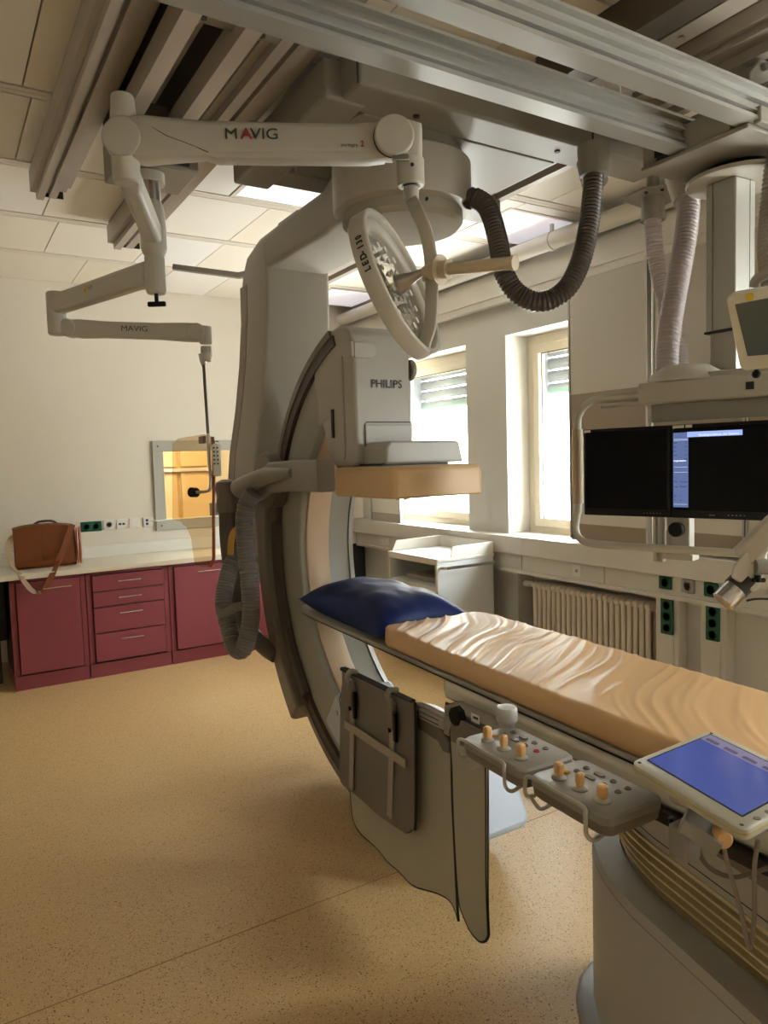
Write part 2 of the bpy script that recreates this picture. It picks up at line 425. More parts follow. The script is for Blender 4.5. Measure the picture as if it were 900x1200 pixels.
# roller shutter hanging outside the panes, partly let down
for i, (y0, y1) in enumerate(WINS[:2]):
    t = thing('roller_shutter', ['grey slatted outdoor shutter half lowered behind the far left window', 'grey slatted outdoor shutter half lowered behind the window by the monitors'][i], 'shutter', (4.25, (y0+y1)/2, 2.1))
    s = MB()
    n_ = 4
    for k in range(n_):
        z = 2.46-.1*k
        s.loft([[(4.24+.02*math.sin(a), yy, z-.05+.045*math.cos(a)) for a in [2*PI*q/12 for q in range(12)]] for yy in (y0-.1, y1+.1)])
    s.build('slat', M['grille'], t)
    MB().box((4.04, y0-.12, 2.50), (4.3, y1+.12, 2.72)).build('shutter_box', M['grille'], t)
    MB().box((4.04, y0-.12, WZ0-.05), (4.28, y0-.09, 2.5)).build('guide', M['grille'], t); MB().box((4.04, y1+.09, WZ0-.05), (4.28, y1+.12, 2.5)).build('guide', M['grille'], t)
    MB().box((4.22, y0-.1, 2.085), (4.26, y1+.1, 2.105)).build('bottom_bar', mat('shutter_bar', '5f8a74', 0.5), t)

# sill, trunking and posts on the window wall
b = MB(); b.box((3.57, YF, .975), (3.92, YB, 1.0)); b.box((3.57, YF, .87), (3.6, YB, .975))
struct('trim_3', b, M['offw'], bevel=.004)
b = MB(); b.box((3.61, YF, .755), (3.7, YB, .868)); b.box((3.59, YF, .73), (3.7, YB, .755))
for y in (5.3, 3.95, 3.18, 1.9, 0.7): b.box((3.606, y, .757), (3.6099, y+.003, .866), mi=1)
struct('trim_4', b, [M['offw'], M['grey']], bevel=0)
b = MB()
for y0, y1 in ((2.645, 2.80), (2.345, 2.50), (1.6, 1.75)):
    b.box((3.62, y0, 0), (3.7, y1, .73)); b.box((3.612, y0+.03, 0), (3.62, y1-.03, .725))
struct('trim_5', b, M['offw'], bevel=.003)
b = MB(); b.box((XL, YB-.012, 0), (XW, YB, .08)); struct('baseboard_back', b, mat('baseboard', 'b5a48c', .5))

# sliding shielding panels in front of the window wall
pan = []
for nm, y0, y1, z0, z1, lab in (('sliding_panel', 2.86, 3.46, 1.03, 2.74, 'beige sliding wall panel with brown lower band beside the window, behind the left monitor'),
                       ('sliding_panel', 2.25, 2.80, 1.03, 2.74, 'sliding wall panel seen between the grey ceiling hoses and the monitor column'),
                       ('sliding_panel', 1.0, 2.22, 1.03, 2.74, 'sliding wall panel behind the monitor column and right screens'),
                       ('sliding_panel', 5.58, 6.08, 0.96, 2.74, 'white sliding wall panel with grey band left of the far window')):
    t = thing(nm, lab, 'sliding panel', (3.62, (y0+y1)/2, z0))
    bz = 1.98 if y0 < 5 else 1.03
    lz = z0
    x = 3.615
    if y0 < 5:
        MB().box((x, y0, 1.98), (x+.03, y1, z1)).build('panel', mat('panel_beige', 'bdb5a8', .45), t, bevel=.002)
        MB().box((x+.002, y0, 1.7), (x+.03, y1, 1.98)).build('band', mat('panel_brown', '93826f', .45), t, label='brown middle band')
        MB().box((x+.002, y0, 1.13), (x+.03, y1, 1.7)).build('lower_panel', mat('panel_beige_low', 'c8c0b2', .45), t)
        MB().box((x+.002, y0, z0), (x+.03, y1, 1.13)).build('foot_band', mat('panel_brown_low', '93826f', .45), t, label='brown foot band')
    else:
        MB().box((x, y0, 1.08), (x+.03, y1, z1)).build('panel', M['white'], t, bevel=.002)
        MB().box((x+.002, y0, z0+.02), (x+.03, y1, 1.08)).build('foot_band', mat('panel_grey_low', 'a9a399', .45), t, label='grey foot band')
    f = MB(); f.box((x-.006, y0-.012, z0), (x+.034, y0, z1)); f.box((x-.006, y1, z0), (x+.034, y1+.012, z1)); f.box((x-.004, y0, z0-.012), (x+.034, y1, z0+.002))
    f.build('edge_profile', M['steel'], t)

# outside: neighbouring facade
t = thing('neighbour_building', 'pale building seen blurred and overexposed through the windows', 'building', (13, 7, -.5))
MB().box((13, -6, -.5), (13.4, 20, 6)).build('wall', mat('facade', 'e8e6e0', .8), t)
f = MB(); f.box((12.8, -6, 3.2), (13.0, 20, 3.3)); f.box((12.9, -6, 1.6), (13.0, 20, 1.66)); f.build('ledge', mat('facade_ledge', 'a9c0b0', .7), t)

# adjacent control room seen through the observation window
b = MB(); yb = YB+.15
b.box((0.6, yb+2.2, 0), (4.2, yb+2.3, 2.7)); b.box((0.5, yb, 0), (0.6, yb+2.3, 2.7)); b.box((4.2, yb, 0), (4.3, yb+2.3, 2.7))
b.box((0.5, yb, 2.7), (4.3, yb+2.3, 2.8)); b.box((0.5, yb, -.1), (4.3, yb+2.3, 0))
struct('wall_control_room', b, mat('yellow_wall', 'dccba4', .7))
area_light('control_room_lamp', (2.0, yb+1.0, 2.6), (0, 0, 0), 1.2, .6, 42, (1.0, .90, .70))
t = thing('control_room_cabinet', 'yellowish tall cabinet seen through the observation window', 'cabinet', (2.1, yb+2.0, 0))
c_ = MB(); c_.box((1.5, yb+1.9, 0), (2.75, yb+2.19, 2.05)); c_.build('body', mat('birch', 'cdb078', .5), t)
c_ = MB()
for x in (1.62, 2.03, 2.44): c_.box((x, yb+1.87, .1), (x+.36, yb+1.899, 1.5)); c_.box((x, yb+1.87, 1.58), (x+.36, yb+1.899, 2.0))
c_.build('door', mat('birch_light', 'e0cb9c', .4), t)
c_ = MB().box((1.45, yb+1.84, 1.52), (2.8, yb+1.9, 1.56)).build('shelf_edge', M['white'], t)
t = thing('control_desk', 'desk in the control room behind the observation window', 'desk', (2.4, yb+.5, 0))
MB().box((1.2, yb+.05, .95), (3.6, yb+.7, 1.0)).build('desk_top', M['yellow'], t); MB().box((1.25, yb+.1, 0), (1.3, yb+.65, .95)).box((3.5, yb+.1, 0), (3.55, yb+.65, .95)).build('side_panel', M['yellow'], t)
t = thing('control_room_monitor', 'blue-grey computer screen back on the desk behind the observation window', 'monitor', (2.4, yb+.3, 1.0))
MB().box((2.25, yb+.28, 1.06), (2.75, yb+.32, 1.22)).build('housing', mat('bluegrey', '5d6a78', .5), t); MB().box((2.42, yb+.28, 1.0), (2.55, yb+.36, 1.07)).build('stand', M['dark'], t)
# observation window frame
fr = MB(); x0, x1, z0, z1 = OW; w = .09
fr.box((x0-w, YB-.025, z0-w), (x1+w, YB+.02, z0)); fr.box((x0-w, YB-.025, z1), (x1+w, YB+.02, z1+w))
fr.box((x0-w, YB-.025, z0), (x0, YB+.02, z1)); fr.box((x1, YB-.025, z0), (x1+w, YB+.02, z1))
r_ = struct('window_5', fr, mat('window_frame_grey', 'a8a59a', .45), bevel=.003)
MB().box((x0, YB+.05, z0), (x1, YB+.06, z1)).build('pane', M['glass'], r_)
k = MB()
for x in (x0-w/2, x1+w/2):
    for z in (z0-w/2, z1+w/2): k.cyl((x, YB-.025, z), (x, YB-.029, z), .007)
k.build('screw', M['dark'], r_)

# ================================================================== CABINETS
YC = 5.775
def handle(mb, x0, x1, z, y):
    mb.cyl((x0, y-.035, z), (x1, y-.035, z), .005, seg=10); mb.cyl((x0+.01, y, z), (x0+.01, y-.035, z), .004, seg=8); mb.cyl((x1-.01, y, z), (x1-.01, y-.035, z), .004, seg=8)
def cabinet(x0, x1, label, drawers):
    t = thing('base_cabinet', label, 'cabinet', ((x0+x1)/2, YC+.3, 0), group=None)
    c_ = MB(); c_.box((x0, YC+.02, .11), (x1, YB-.02, .81), mi=1); c_.box((x0, YC+.0, .11), (x0+.035, YC+.02, .81)); c_.box((x1-.035, YC, .11), (x1, YC+.02, .81)); c_.box((x0, YC, .79), (x1, YC+.02, .81))
    c_.build('body', [M['red'], M['redd']], t)
    MB().box((x0+.002, YC+.01, 0), (x1-.002, YB-.02, .105)).build('plinth', M['red'], t)
    a, c2 = x0+.042, x1-.042
    if drawers:
        zs = [.785, .668, .55, .40, .24 if False else .125]
        zs = [.785, .672, .558, .345, .125] if False else [.785, .66, .535, .335, .125]
        zs = [.785, .668, .552, .345, .12]
        zs = [.785, .66, .54, .34, .12]
        for i in range(4):
            d = MB().box((a, YC-.018, zs[i+1]+.004), (c2, YC+.0, zs[i]-.004)).build('drawer', M['red'], t, bevel=.0015)
            h_ = MB(); handle(h_, (a+c2)/2-.085, (a+c2)/2+.085, zs[i]-.055, YC-.018); h_.build('handle', M['chrome'], d)
    else:
        d = MB().box((a, YC-.018, .12), (c2, YC, .785)).build('door', M['red'], t, bevel=.0015)
        h_ = MB(); handle(h_, c2-.27 if x0 < 1 else a+.18, c2-.06 if x0 < 1 else a+.39, .735, YC-.018); h_.build('handle', M['chrome'], d)
    return t
cabinet(0.40, 0.908, 'burgundy base cabinet with a single door under the leather bag', False)
cabinet(0.914, 1.525, 'burgundy base cabinet with four drawers and bar handles', True)
cabinet(1.531, 2.14, 'burgundy base cabinet with a single door right of the drawers', False)
cabinet(2.146, 2.75, 'burgundy base cabinet mostly hidden behind the grey machine', False)
t = thing('worktop', 'long white worktop over the burgundy base cabinets', 'worktop', (1.2, 6.1, .81))
MB().box((-.9, YC-.03, .812), (2.9, YB-.02, .85)).build('top_board', M['top'], t, bevel=.003)
MB().box((-.9, YB-.04, .85), (2.9, YB-.001, .95)).build('backsplash', M['white'], t, bevel=.003)
MB().box((-.02, YC-.032, .814), (.25, YC-.03, .848)).build('edge_band', mat('worn_edge', 'a98c66', .6), t)
MB().box((-1.0, YC+.25, .0), (-.96, YB-.04, .81)).build('end_panel', M['red'], t)
t = thing('equipment_box', 'black box standing in the gap under the left end of the worktop', 'box', (0.1, 6.1, 0))
MB().box((-.15, YC+.12, .36), (.385, YC+.5, .8)).build('casing', M['blackp'], t, bevel=.01)
MB().box((-.1, YC+.3, 0), (-.06, YC+.34, .37)).box((.3, YC+.3, 0), (.34, YC+.34, .37)).build('stand', M['dark'], t)

# leather bag
t = thing('leather_bag', 'brown leather messenger bag with shoulder strap on the white worktop', 'bag', (0.68, 6.05, .85))
prof = [(.0, .0), (.085, .0), (.105, .02), (.10, .12), (.075, .30), (.06, .325), (.03, .325), (.0, .31)]
def bagx(x0, x1, y, z, prof, mb):
    n_ = 10; rg = []
    for i in range(n_+1):
        u = i/n_; k = 1-.06*(abs(2*u-1))**3
        rg.append([(x0+(x1-x0)*u, y-a*k, z+c*k) for a, c in prof])
    mb.loft(rg)
b = MB(); bagx(.475, .90, 6.12, .852, [(-.03, 0), (.09, 0), (.11, .03), (.10, .18), (.08, .30), (.05, .318), (-.01, .318), (-.03, .30)], b); b.build('body', M['leather'], t, bevel=.008, seg=3)
b = MB(); bagx(.47, .885, 6.12, .852, [(-.02, .322), (.05, .334), (.088, .318), (.108, .18), (.123, .035), (.117, .018), (.112, .03), (.102, .18), (.082, .305), (.05, .32), (-.02, .31)], b); b.build('flap', M['leather'], t, bevel=.004)
b = MB()
b.box((.66, 5.995, .87), (.663, 6.005, 1.16)); b.build('seam', M['leather_d'], t)
b = MB()
for x in (.906, .924): b.loft([[(x, 6.03+.035*math.cos(a), 1.0+.145*math.sin(a)) for a in [2*PI*q/20 for q in range(20)]], [(x+.012, 6.03+.03*math.cos(a), 1.0+.14*math.sin(a)) for a in [2*PI*q/20 for q in range(20)]]])
b.build('side_gusset', mat('gusset_leather', 'a85c36', .4), t)
b = MB().tube(smoothpts([(.62, 6.08, 1.18), (.66, 6.07, 1.2), (.74, 6.07, 1.2), (.78, 6.08, 1.178)], 6), .009, seg=8).build('top_handle', M['leather_d'], t)
def ribbon(pts, w, th, wdir, name, ms, parent):
    pts = smoothpts(pts, 10); rg = []; wd = Vector(wdir).normalized()
    for i, p in enumerate(pts):
        d = (pts[min(i+1, len(pts)-1)]-pts[max(0, i-1)]).normalized(); wv = (wd - d*wd.dot(d)).normalized(); nv = d.cross(wv)
        rg.append([p+wv*w/2+nv*th/2, p-wv*w/2+nv*th/2, p-wv*w/2-nv*th/2, p+wv*w/2-nv*th/2])
    return MB().loft(rg).build(name, ms, parent)
ribbon([(.885, 6.02, 1.165), (.84, 5.985, 1.08), (.79, 5.96, .96), (.74, 5.90, .885), (.70, 5.76, .852), (.665, 5.728, .80), (.625, 5.722, .74), (.60, 5.722, .715)], .04, .004, (1, .2, .4), 'strap', M['leather'], t)
ribbon([(.60, 5.722, .715), (.57, 5.722, .712), (.535, 5.722, .74), (.49, 5.725, .81), (.475, 5.76, .853), (.44, 5.86, .90), (.425, 5.97, 1.0), (.445, 6.04, 1.07), (.478, 6.09, 1.1)], .035, .004, (1, .3, -.3), 'strap', M['strap'], t).__setitem__('label', 'pale strap lining')

# wall sockets above the worktop
def socket_face(mb, cx, cz, y, r=.022): mb.cyl((cx, y, cz), (cx, y+.006, cz), r, seg=24)
t = thing('wall_socket', 'green double wall socket between the leather bag and the white switch plates', 'socket', (1.08, YB, 1.11))
MB().prism(rrect(.165, .083, .006, 3, 1.08, 1.11), 1, YB-.012, YB).build('cover', M['green'], t, bevel=.002)
b = MB()
for x in (1.043, 1.117): b.lathe((x, YB-.0125, 1.11), (0, -1, 0), [(.026, 0), (.026, .001), (.021, .0015), (.02, .0)], seg=24)
b.build('socket_well', M['greend'], t)
for i, (x, lab) in enumerate(((1.222, 'white wall socket right beside the green double socket'), (1.325, 'white data socket with dark ports, second right of the green socket'), (1.43, 'plain white switch plate, third right of the green socket'), (1.545, 'white plate with blue network ports next to the observation window'))):
    t = thing('wall_socket', lab, 'socket', (x, YB, 1.115))
    MB().prism(rrect(.085, .085, .006, 3, x, 1.115), 1, YB-.012, YB).build('cover', M['white'], t, bevel=.002)
    f = MB()
    if i == 0:
        f.lathe((x, YB-.0125, 1.115), (0, -1, 0), [(.024, 0), (.024, .001), (.019, .0015), (.018, 0)], seg=24); f.build('socket_well', M['grey'], t)
    elif i == 1:
        f.box((x-.025, YB-.014, 1.105), (x-.004, YB-.012, 1.122)); f.box((x+.004, YB-.014, 1.105), (x+.025, YB-.012, 1.122)); f.build('port', M['inkg'], t)
    elif i == 2:
        f.box((x-.028, YB-.015, 1.087), (x+.028, YB-.012, 1.143)); f.build('rocker', M['white'], t, bevel=.001)
    else:
        f.box((x-.02, YB-.014, 1.12), (x+.0, YB-.012, 1.14)); f.box((x-.02, YB-.014, 1.09), (x+.0, YB-.012, 1.11)); f.build('port', mat('blue_port', '24406e', .4), t)
        MB().tube(smoothpts([(x+.01, YB-.016, 1.125), (x+.1, YB-.03, 1.12), (x+.2, YB-.03, 1.13)], 6), .005, seg=8).build('plug', M['white'], t)
# navy panel in the corner
t = thing('wall_protection_panel', 'dark navy padded panel low on the back wall in the far corner', 'panel', (3.6, YB-.02, .35))
MB().box((3.15, YB-.03, .36), (3.69, YB-.013, .75)).build('pad', M['navyw'], t, bevel=.004)

# ================================================================== RADIATOR, CART, WALL OUTLETS
t = thing('radiator', 'cream column radiator in the niche under the windows, behind the treatment table', 'radiator', (3.7, 3.3, .1))
def rsec():
    b = MB()
    for x in (3.665, 3.735): b.cyl((x, 0, .18), (x, 0, .64), .017, seg=12, cap=False)
    for z in (.17, .645):
        b.loft([[(3.70+.055*math.cos(a), yy, z+.032*math.sin(a)) for a in [2*PI*q/16 for q in range(16)]] for yy in (-.021, .021)])
    return b.build('section', M['rad'], t, bevel=.006)
s0 = rsec(); ny = 22
for i in range(ny):
    s_ = s0 if i == 0 else s0.copy()
    if i: COL.objects.link(s_); s_.parent = t
    s_.location = (0, 2.89+i*.0468-3.3+3.3, 0)
b = MB().cyl((3.7, 3.89, .645), (3.7, 3.93, .645), .012).lathe((3.7, 3.93, .645), (-.3, .95, 0), [(.02, 0), (.024, .02), (.024, .06), (.018, .075)], seg=20)
b.build('valve', M['white'], t)
MB().cyl((3.7, 3.92, .645), (3.7, 3.92, .0), .009).cyl((3.7, 2.86, .17), (3.7, 2.86, 0), .009).build('pipe', M['rad'], t)
MB().box((3.69, 2.9, 0), (3.71, 2.93, .15)).box((3.69, 3.8, 0), (3.71, 3.83, .15)).build('foot', M['rad'], t)
t = thing('radiator', 'end of another cream radiator under the wall trunking at the right edge', 'radiator', (3.7, 1.9, .1))
for i in range(10):
    s_ = s0.copy(); COL.objects.link(s_); s_.parent = t; s_.location = (0, 1.62-1.9+i*.0468 + 0.0, 0)
s0 = None

def wallbox(label, y, z, h, material, wells, kind='green'):
    t = thing('wall_socket', label, 'socket', (3.6, y, z))
    x = 3.61 if z > .75 else 3.612
    MB().prism(rrect(.082, h, .006, 3, y, z), 0, x-.014, x).build('cover', material, t, bevel=.002)
    b = MB()
    for dz in wells: b.lathe((x-.0145, y, z+dz), (-1, 0, 0), [(.027, 0), (.027, .0015), (.022, .002), (.021, .0)], seg=24)
    b.build('socket_well', M['greend'] if kind == 'green' else M['grey'], t)
    return t, x
wallbox('single green socket at the left, above the left triple green socket', 2.72, .822, .075, M['green'], [0])
wallbox('single green socket at the right, above the right triple green socket', 2.425, .822, .08, M['green'], [0])
t, x = wallbox('grey two-pole outlet between the two single green sockets', 2.57, .822, .078, mat('outlet_grey', 'a89f92', .4), [0], 'g')
MB().cyl((x-.016, 2.58, .82), (x-.018, 2.58, .82), .005).cyl((x-.016, 2.562, .82), (x-.018, 2.562, .82), .005).build('contact', M['ink'], t)
t, x = wallbox('left triple green socket strip on the wall post behind the table', 2.71, .63, .225, M['green'], [.06, -.007, -.074])
MB().box((x-.016, 2.685, .73), (x-.014, 2.735, .736)).build('name_strip', M['white'], t)
t, x = wallbox('right triple green socket strip on the wall post behind the table', 2.415, .645, .215, M['green'], [.055, -.01, -.075])
MB().box((x-.016, 2.39, .74), (x-.014, 2.44, .746)).build('name_strip', M['white'], t)
t = thing('wall_switch', 'small white square push switch on the wall trunking left of the green sockets', 'switch', (3.6, 3.42, .81))
MB().box((3.602, 3.375, .775), (3.61, 3.45, .85)).build('cover', M['white'], t, bevel=.002); MB().box((3.598, 3.402, .802), (3.602, 3.422, .822)).build('button', M['grey'], t)
t = thing('wall_switch', 'white double switch on the far end of the wall trunking', 'switch', (3.6, 5.9, .81))
MB().box((3.602, 5.78, .775), (3.61, 5.94, .855)).build('cover', M['white'], t, bevel=.002); MB().box((3.598, 5.80, .79), (3.602, 5.85, .84)).box((3.598, 5.87, .79), (3.602, 5.92, .84)).build('rocker', M['white'], t)

# white cart with raised tray top
cx0, cx1, cy0, cy1 = 3.03, 3.55, 4.2, 4.86
t = thing('nursing_cart', 'white cart with raised tray top, open shelf and side rail by the windows', 'cart', ((cx0+cx1)/2, (cy0+cy1)/2, 0))
b = MB()
b.box((cx0, cy0, .08), (cx1, cy0+.02, .855)); b.box((cx0, cy1-.02, .08), (cx1, cy1, .855)); b.box((cx1-.02, cy0+.02, .08), (cx1, cy1-.02, .855))
b.box((cx0, cy0, .08), (cx1, cy1, .1)); b.box((cx0+.01, cy0+.02, .635), (cx1, cy1-.02, .655))
b.build('body', mat('cart_white', 'd6d8d6', .4), t, bevel=.003)
MB().box((cx0-.005, cy0-.005, .84), (cx1+.005, cy1+.005, .865)).build('tray', M['white'], t, bevel=.004)
b = MB(); b.prism([(cy0, .865), (cy1, .865), (cy1, .95), (cy0, .95)], 0, cx1-.012, cx1)
b.prism([(cx0+.12, .865), (cx1, .865), (cx1, .95), (cx0+.14, .945)], 1, cy0-.0, cy0+.012)
b.prism([(cx0+.03, .865), (cx1, .865), (cx1, .95), (cx0+.07, .945)], 1, cy1-.012, cy1)
b.build('tray_rim', M['white'], t, bevel=.002)
cm = mat('cart_cream', 'd9d0bd', .4)
for i, (a, c2) in enumerate(((cy0+.022, (cy0+cy1)/2-.003), ((cy0+cy1)/2+.003, cy1-.022))):
    d = MB().box((cx0-.012, a, .11), (cx0+.004, c2, .63)).build('door', cm, t, bevel=.003)
    MB().lathe((cx0-.0125, (a+c2)/2, .555), (-1, 0, 0), [(.045, 0), (.045, .003), (.036, .004), (.034, -.001)], seg=28).build('grip', M['grey'], d)
f = MB(); f.box((cx0-.006, cy0+.0, .63), (cx0+.002, cy1, .65)); f.box((cx0-.006, cy0, .82), (cx0+.002, cy1, .84)); f.box((cx0-.006, cy0, .64), (cx0+.002, cy0+.025, .83)); f.box((cx0-.006, cy1-.025, .64), (cx0+.002, cy1, .83)); f.build('front_frame', cm, t)
f = MB().box((cx0+.1, cy0+.05, .656), (cx0+.4, cy1-.1, .69)).build('shelf_tray', M['grey'], t)
ribbon([(cx0+.03, cy0-.002, .80), (cx0+.04, cy0-.04, .80), (cx0+.1, cy0-.05, .80), (cx1-.1, cy0-.05, .80), (cx1-.02, cy0-.045, .80), (cx1, cy0-.002, .80)], .022, .006, (0, 0, 1), 'side_rail', M['chrome'], t)
for a in (cx0+.05, cx1-.05):
    for c2 in (cy0+.05, cy1-.05):
        w_ = MB().cyl((a-.015, c2, .035), (a+.015, c2, .035), .035, seg=20).build('wheel', M['grey'], t)
        MB().box((a-.02, c2-.015, .03), (a+.02, c2+.015, .082)).build('fork', M['steel'], w_)

# ================================================================== CEILING RAILS
def rail_profile(w, h):   # stepped double rail
    a = w/2
    return [(-a, h), (a, h), (a, h*.25), (a*.72, h*.25), (a*.72, 0), (a*.38, 0), (a*.38, h*.3), (a*.12, h*.3), (a*.12, h*.12), (-a*.25, h*.12), (-a*.25, h*.42), (-a*.75, h*.42), (-a*.75, h*.6), (-a, h*.6)]
def ceiling_rail(xc, w, y1, z0, label, y0=YF+.05, mirror=False):
    t = thing('ceiling_rail', label, 'rail', (xc, 0, z0))
    pr = [((-a if mirror else a)+xc, z0+c) for a, c in rail_profile(w, .13)]
    MB().prism(pr, 1, y0, y1).build('rail', M['rail'], t, smooth=20)
    MB().box((xc-w*.45, y0, z0+.125), (xc+w*.45, y1, ZC+.005)).build('mounting_plate', M['alu_d'], t)
    MB().box((xc-w*.3, y1, z0+.02), (xc+w*.3, y1+.006, z0+.11)).build('end_cap', M['dark'], t)
    return t
ceiling_rail(.585, .19, 4.02, 2.93, 'wide stepped ceiling rail at the far left, ending in mid-ceiling', mirror=True)
ceiling_rail(1.11, .24, 4.72, 2.93, 'wide stepped ceiling rail just left of the big grey ceiling carriage', mirror=True)
ceiling_rail(2.54, .26, 5.0, 2.93, 'wide stepped ceiling rail to the right of the big grey ceiling carriage')
for x, lab in ((.715, 'narrow flat pale ceiling rail, the left of the pair carrying the arm trolley'), (.90, 'narrow flat pale ceiling rail, the right of the pair carrying the arm trolley')):
    t = thing('ceiling_rail', lab, 'rail', (x, 0, 2.9))
    x0_ = x-.03
    MB().box((x0_, YF+.05, 2.885), (x0_+.055, 3.25, 2.895)).box((x0_, YF+.05, 2.895), (x0_+.008, 3.25, 2.97)).box((x0_+.047, YF+.05, 2.895), (x0_+.055, 3.25, 2.97)).build('rail', mat('pale_rail', 'b5a898', .35, metal=.2), t)
    MB().box((x0_+.005, YF+.05, 2.965), (x0_+.05, 3.25, ZC)).build('mounting_plate', M['dark'], t)
t = thing('ceiling_rail', 'dark double ceiling rail crossing the top right corner above the bridge beams', 'rail', (2.1, 0, 2.95))
MB().box((2.03, YF+.05, 2.96), (2.14, 2.1, ZC)).build('rail', mat('dark_rail', '5c5348', .45, metal=.4), t)
MB().box((2.165, YF+.05, 2.97), (2.25, 2.1, ZC)).build('side_plate', M['rail'], t)
MB().cyl((2.21, 1.6, 2.97), (2.21, 1.6, 2.966), .012).build('bolt', M['steel'], t)
for y, lab in ((2.15, 'grey cross strut between the narrow rails and the wide rail, nearer one'), (2.93, 'grey cross strut between the narrow rails and the wide rail, farther one')):
    t = thing('rail_strut', lab, 'strut', (.9, y, 2.95))
    MB().box((.72, y, 2.93), (1.02, y+.07, 2.945)).box((.72, y, 2.945), (1.02, y+.008, 3.0)).build('channel', M['alu_d'], t)
    MB().cyl((.95, y+.035, 2.93), (.95, y+.035, 2.922), .016, seg=16).cyl((.77, y+.035, 2.93), (.77, y+.035, 2.922), .010, seg=12).build('bolt', M['dark'], t)

# arm trolley
t = thing('arm_trolley', 'grey trolley box hanging on the narrow ceiling rails behind the white arm joint', 'trolley', (.80, 2.98, 2.75))
MB().box((.66, 2.86, 2.74), (.96, 3.14, 2.885)).build('housing', M['alu_d'], t, bevel=.006)
MB().box((.70, 2.85, 2.755), (.92, 2.86, 2.82)).build('front_recess', M['dark'], t)
MB().cyl((.79, 2.96, 2.74), (.79, 2.96, 2.70), .06, seg=28).build('flange', M['med2'], t)

# bridge beams running across the room
def bridge(y, lab):
    t = thing('bridge_beam', lab, 'beam', (1.5, y, 2.6))
    z = 2.6; x0, x1 = -1.2, 3.3
    pr = [(0, 0), (.045, 0), (.045, .155), (-.01, .155), (-.01, .145), (0, .14), (0, .055), (-.006, .05), (-.006, .034), (-.012, .03), (-.012, .006)]
    pr = [(y-.012, z), (y+.055, z), (y+.055, z+.10), (y-.014, z+.10), (y-.014, z+.091), (y+.004, z+.088), (y+.004, z+.068), (y-.009, z+.066), (y-.009, z+.060), (y+.006, z+.057), (y+.006, z+.034), (y-.009, z+.032), (y-.009, z+.026), (y+.004, z+.024), (y+.004, z+.014), (y-.012, z+.011)]
    MB().prism(pr, 0, x0, x1).build('profile', M['alu'], t, smooth=15)
    return t
bridge(1.345, 'nearer aluminium bridge beam crossing the top right of the room')
t = bridge(1.585, 'farther aluminium bridge beam crossing the room just in front of the grey ceiling carriage')
for k, (x, lab) in enumerate(((.6, 'left hanger bracket joining the bridge beams to the ceiling rail'), (2.54, 'right hanger bracket joining the bridge beams to the ceiling rail'))):
    t = thing('hanger_bracket', lab, 'bracket', (x, 1.5, 2.76))
    b = MB()
    if k:
        b.box((x-.13, 1.36, 2.717), (x+.14, 1.72, 2.80)); b.prism([(x-.10, 2.80), (x+.13, 2.80), (x+.13, 2.93), (x-.04, 2.93), (x-.10, 2.87)], 1, 1.5, 1.51); b.box((x-.03, 1.515, 2.80), (x+.11, 1.6, 2.925))
    else: b.box((x-.13, 1.36, 2.717), (x+.14, 1.72, 2.93))
    b.build('plate', M['medg'], t, bevel=.004)
    f = MB()
    for dx, z in ((-.03, 2.90), (.06, 2.84), (-.03, 2.83)): f.cyl((x+dx, 1.5, z), (x+dx, 1.485, z), .013, seg=6)
    f.build('bolt', M['steel'], t)
t = thing('hanger_clip', 'small bright clip with screw on the farther bridge beam', 'clip', (1.9, 1.66, 2.76))
MB().box((1.93, 1.62, 2.717), (1.99, 1.71, 2.79)).box((1.95, 1.63, 2.79), (1.965, 1.70, 2.83)).build('body', M['chrome'], t, bevel=.003)

# ================================================================== C-ARM MACHINE
CX, CY, CZ = 1.74, 2.60, 1.12
mc = thing('c_arm_machine', 'large grey ceiling-hung C-arm X-ray machine with curved ring over the treatment table', 'medical machine', (CX, CY, 2.9))
# ceiling carriage
b = MB()
z0 = 2.86
b.box((1.30, 2.18, z0), (2.9, 2.36, 3.0)); b.box((1.30, 2.98, z0), (2.62, 3.15, 3.0)); b.box((1.30, 2.36, z0+.02), (2.42, 2.98, 3.0)); b.box((1.23, 2.30, z0-.006), (1.40, 3.2, 2.99))
car = b.build('ceiling_carriage', M['medg'], mc, bevel=.012, seg=3)
b = MB(); b.prism([(1.42, 2.355), (2.38, 2.355), (2.38, 2.96), (1.42, 2.96), (1.36, 2.8), (1.36, 2.5)], 2, z0-.004, z0+.02)
b.build('bottom_cover', M['medg'], car, bevel=.006)
b = MB(); b.tube([(1.44, 2.42, z0-.004), (1.52, 2.44, z0-.005), (1.62, 2.56, z0-.005)], .0015, seg=6); b.build('cover_seam', M['ink'], car)
b = MB(); b.cyl((1.6, 2.28, z0), (1.6, 2.28, z0-.006), .012).cyl((2.3, 2.26, z0), (2.3, 2.26, z0-.006), .012); b.build('screw', M['dark'], car)
b = MB()
b.cyl((2.52, 2.27, z0+.01), (2.5, 2.24, z0-.10), .068, .056, seg=32); b.build('hose_socket', M['medg'], car)
b = MB(); b.box((2.42, 2.178, z0), (2.428, 2.18, 2.995)); b.box((1.29, 2.178, z0), (1.297, 2.18, 2.995)); b.build('joint_line', M['ink'], car)
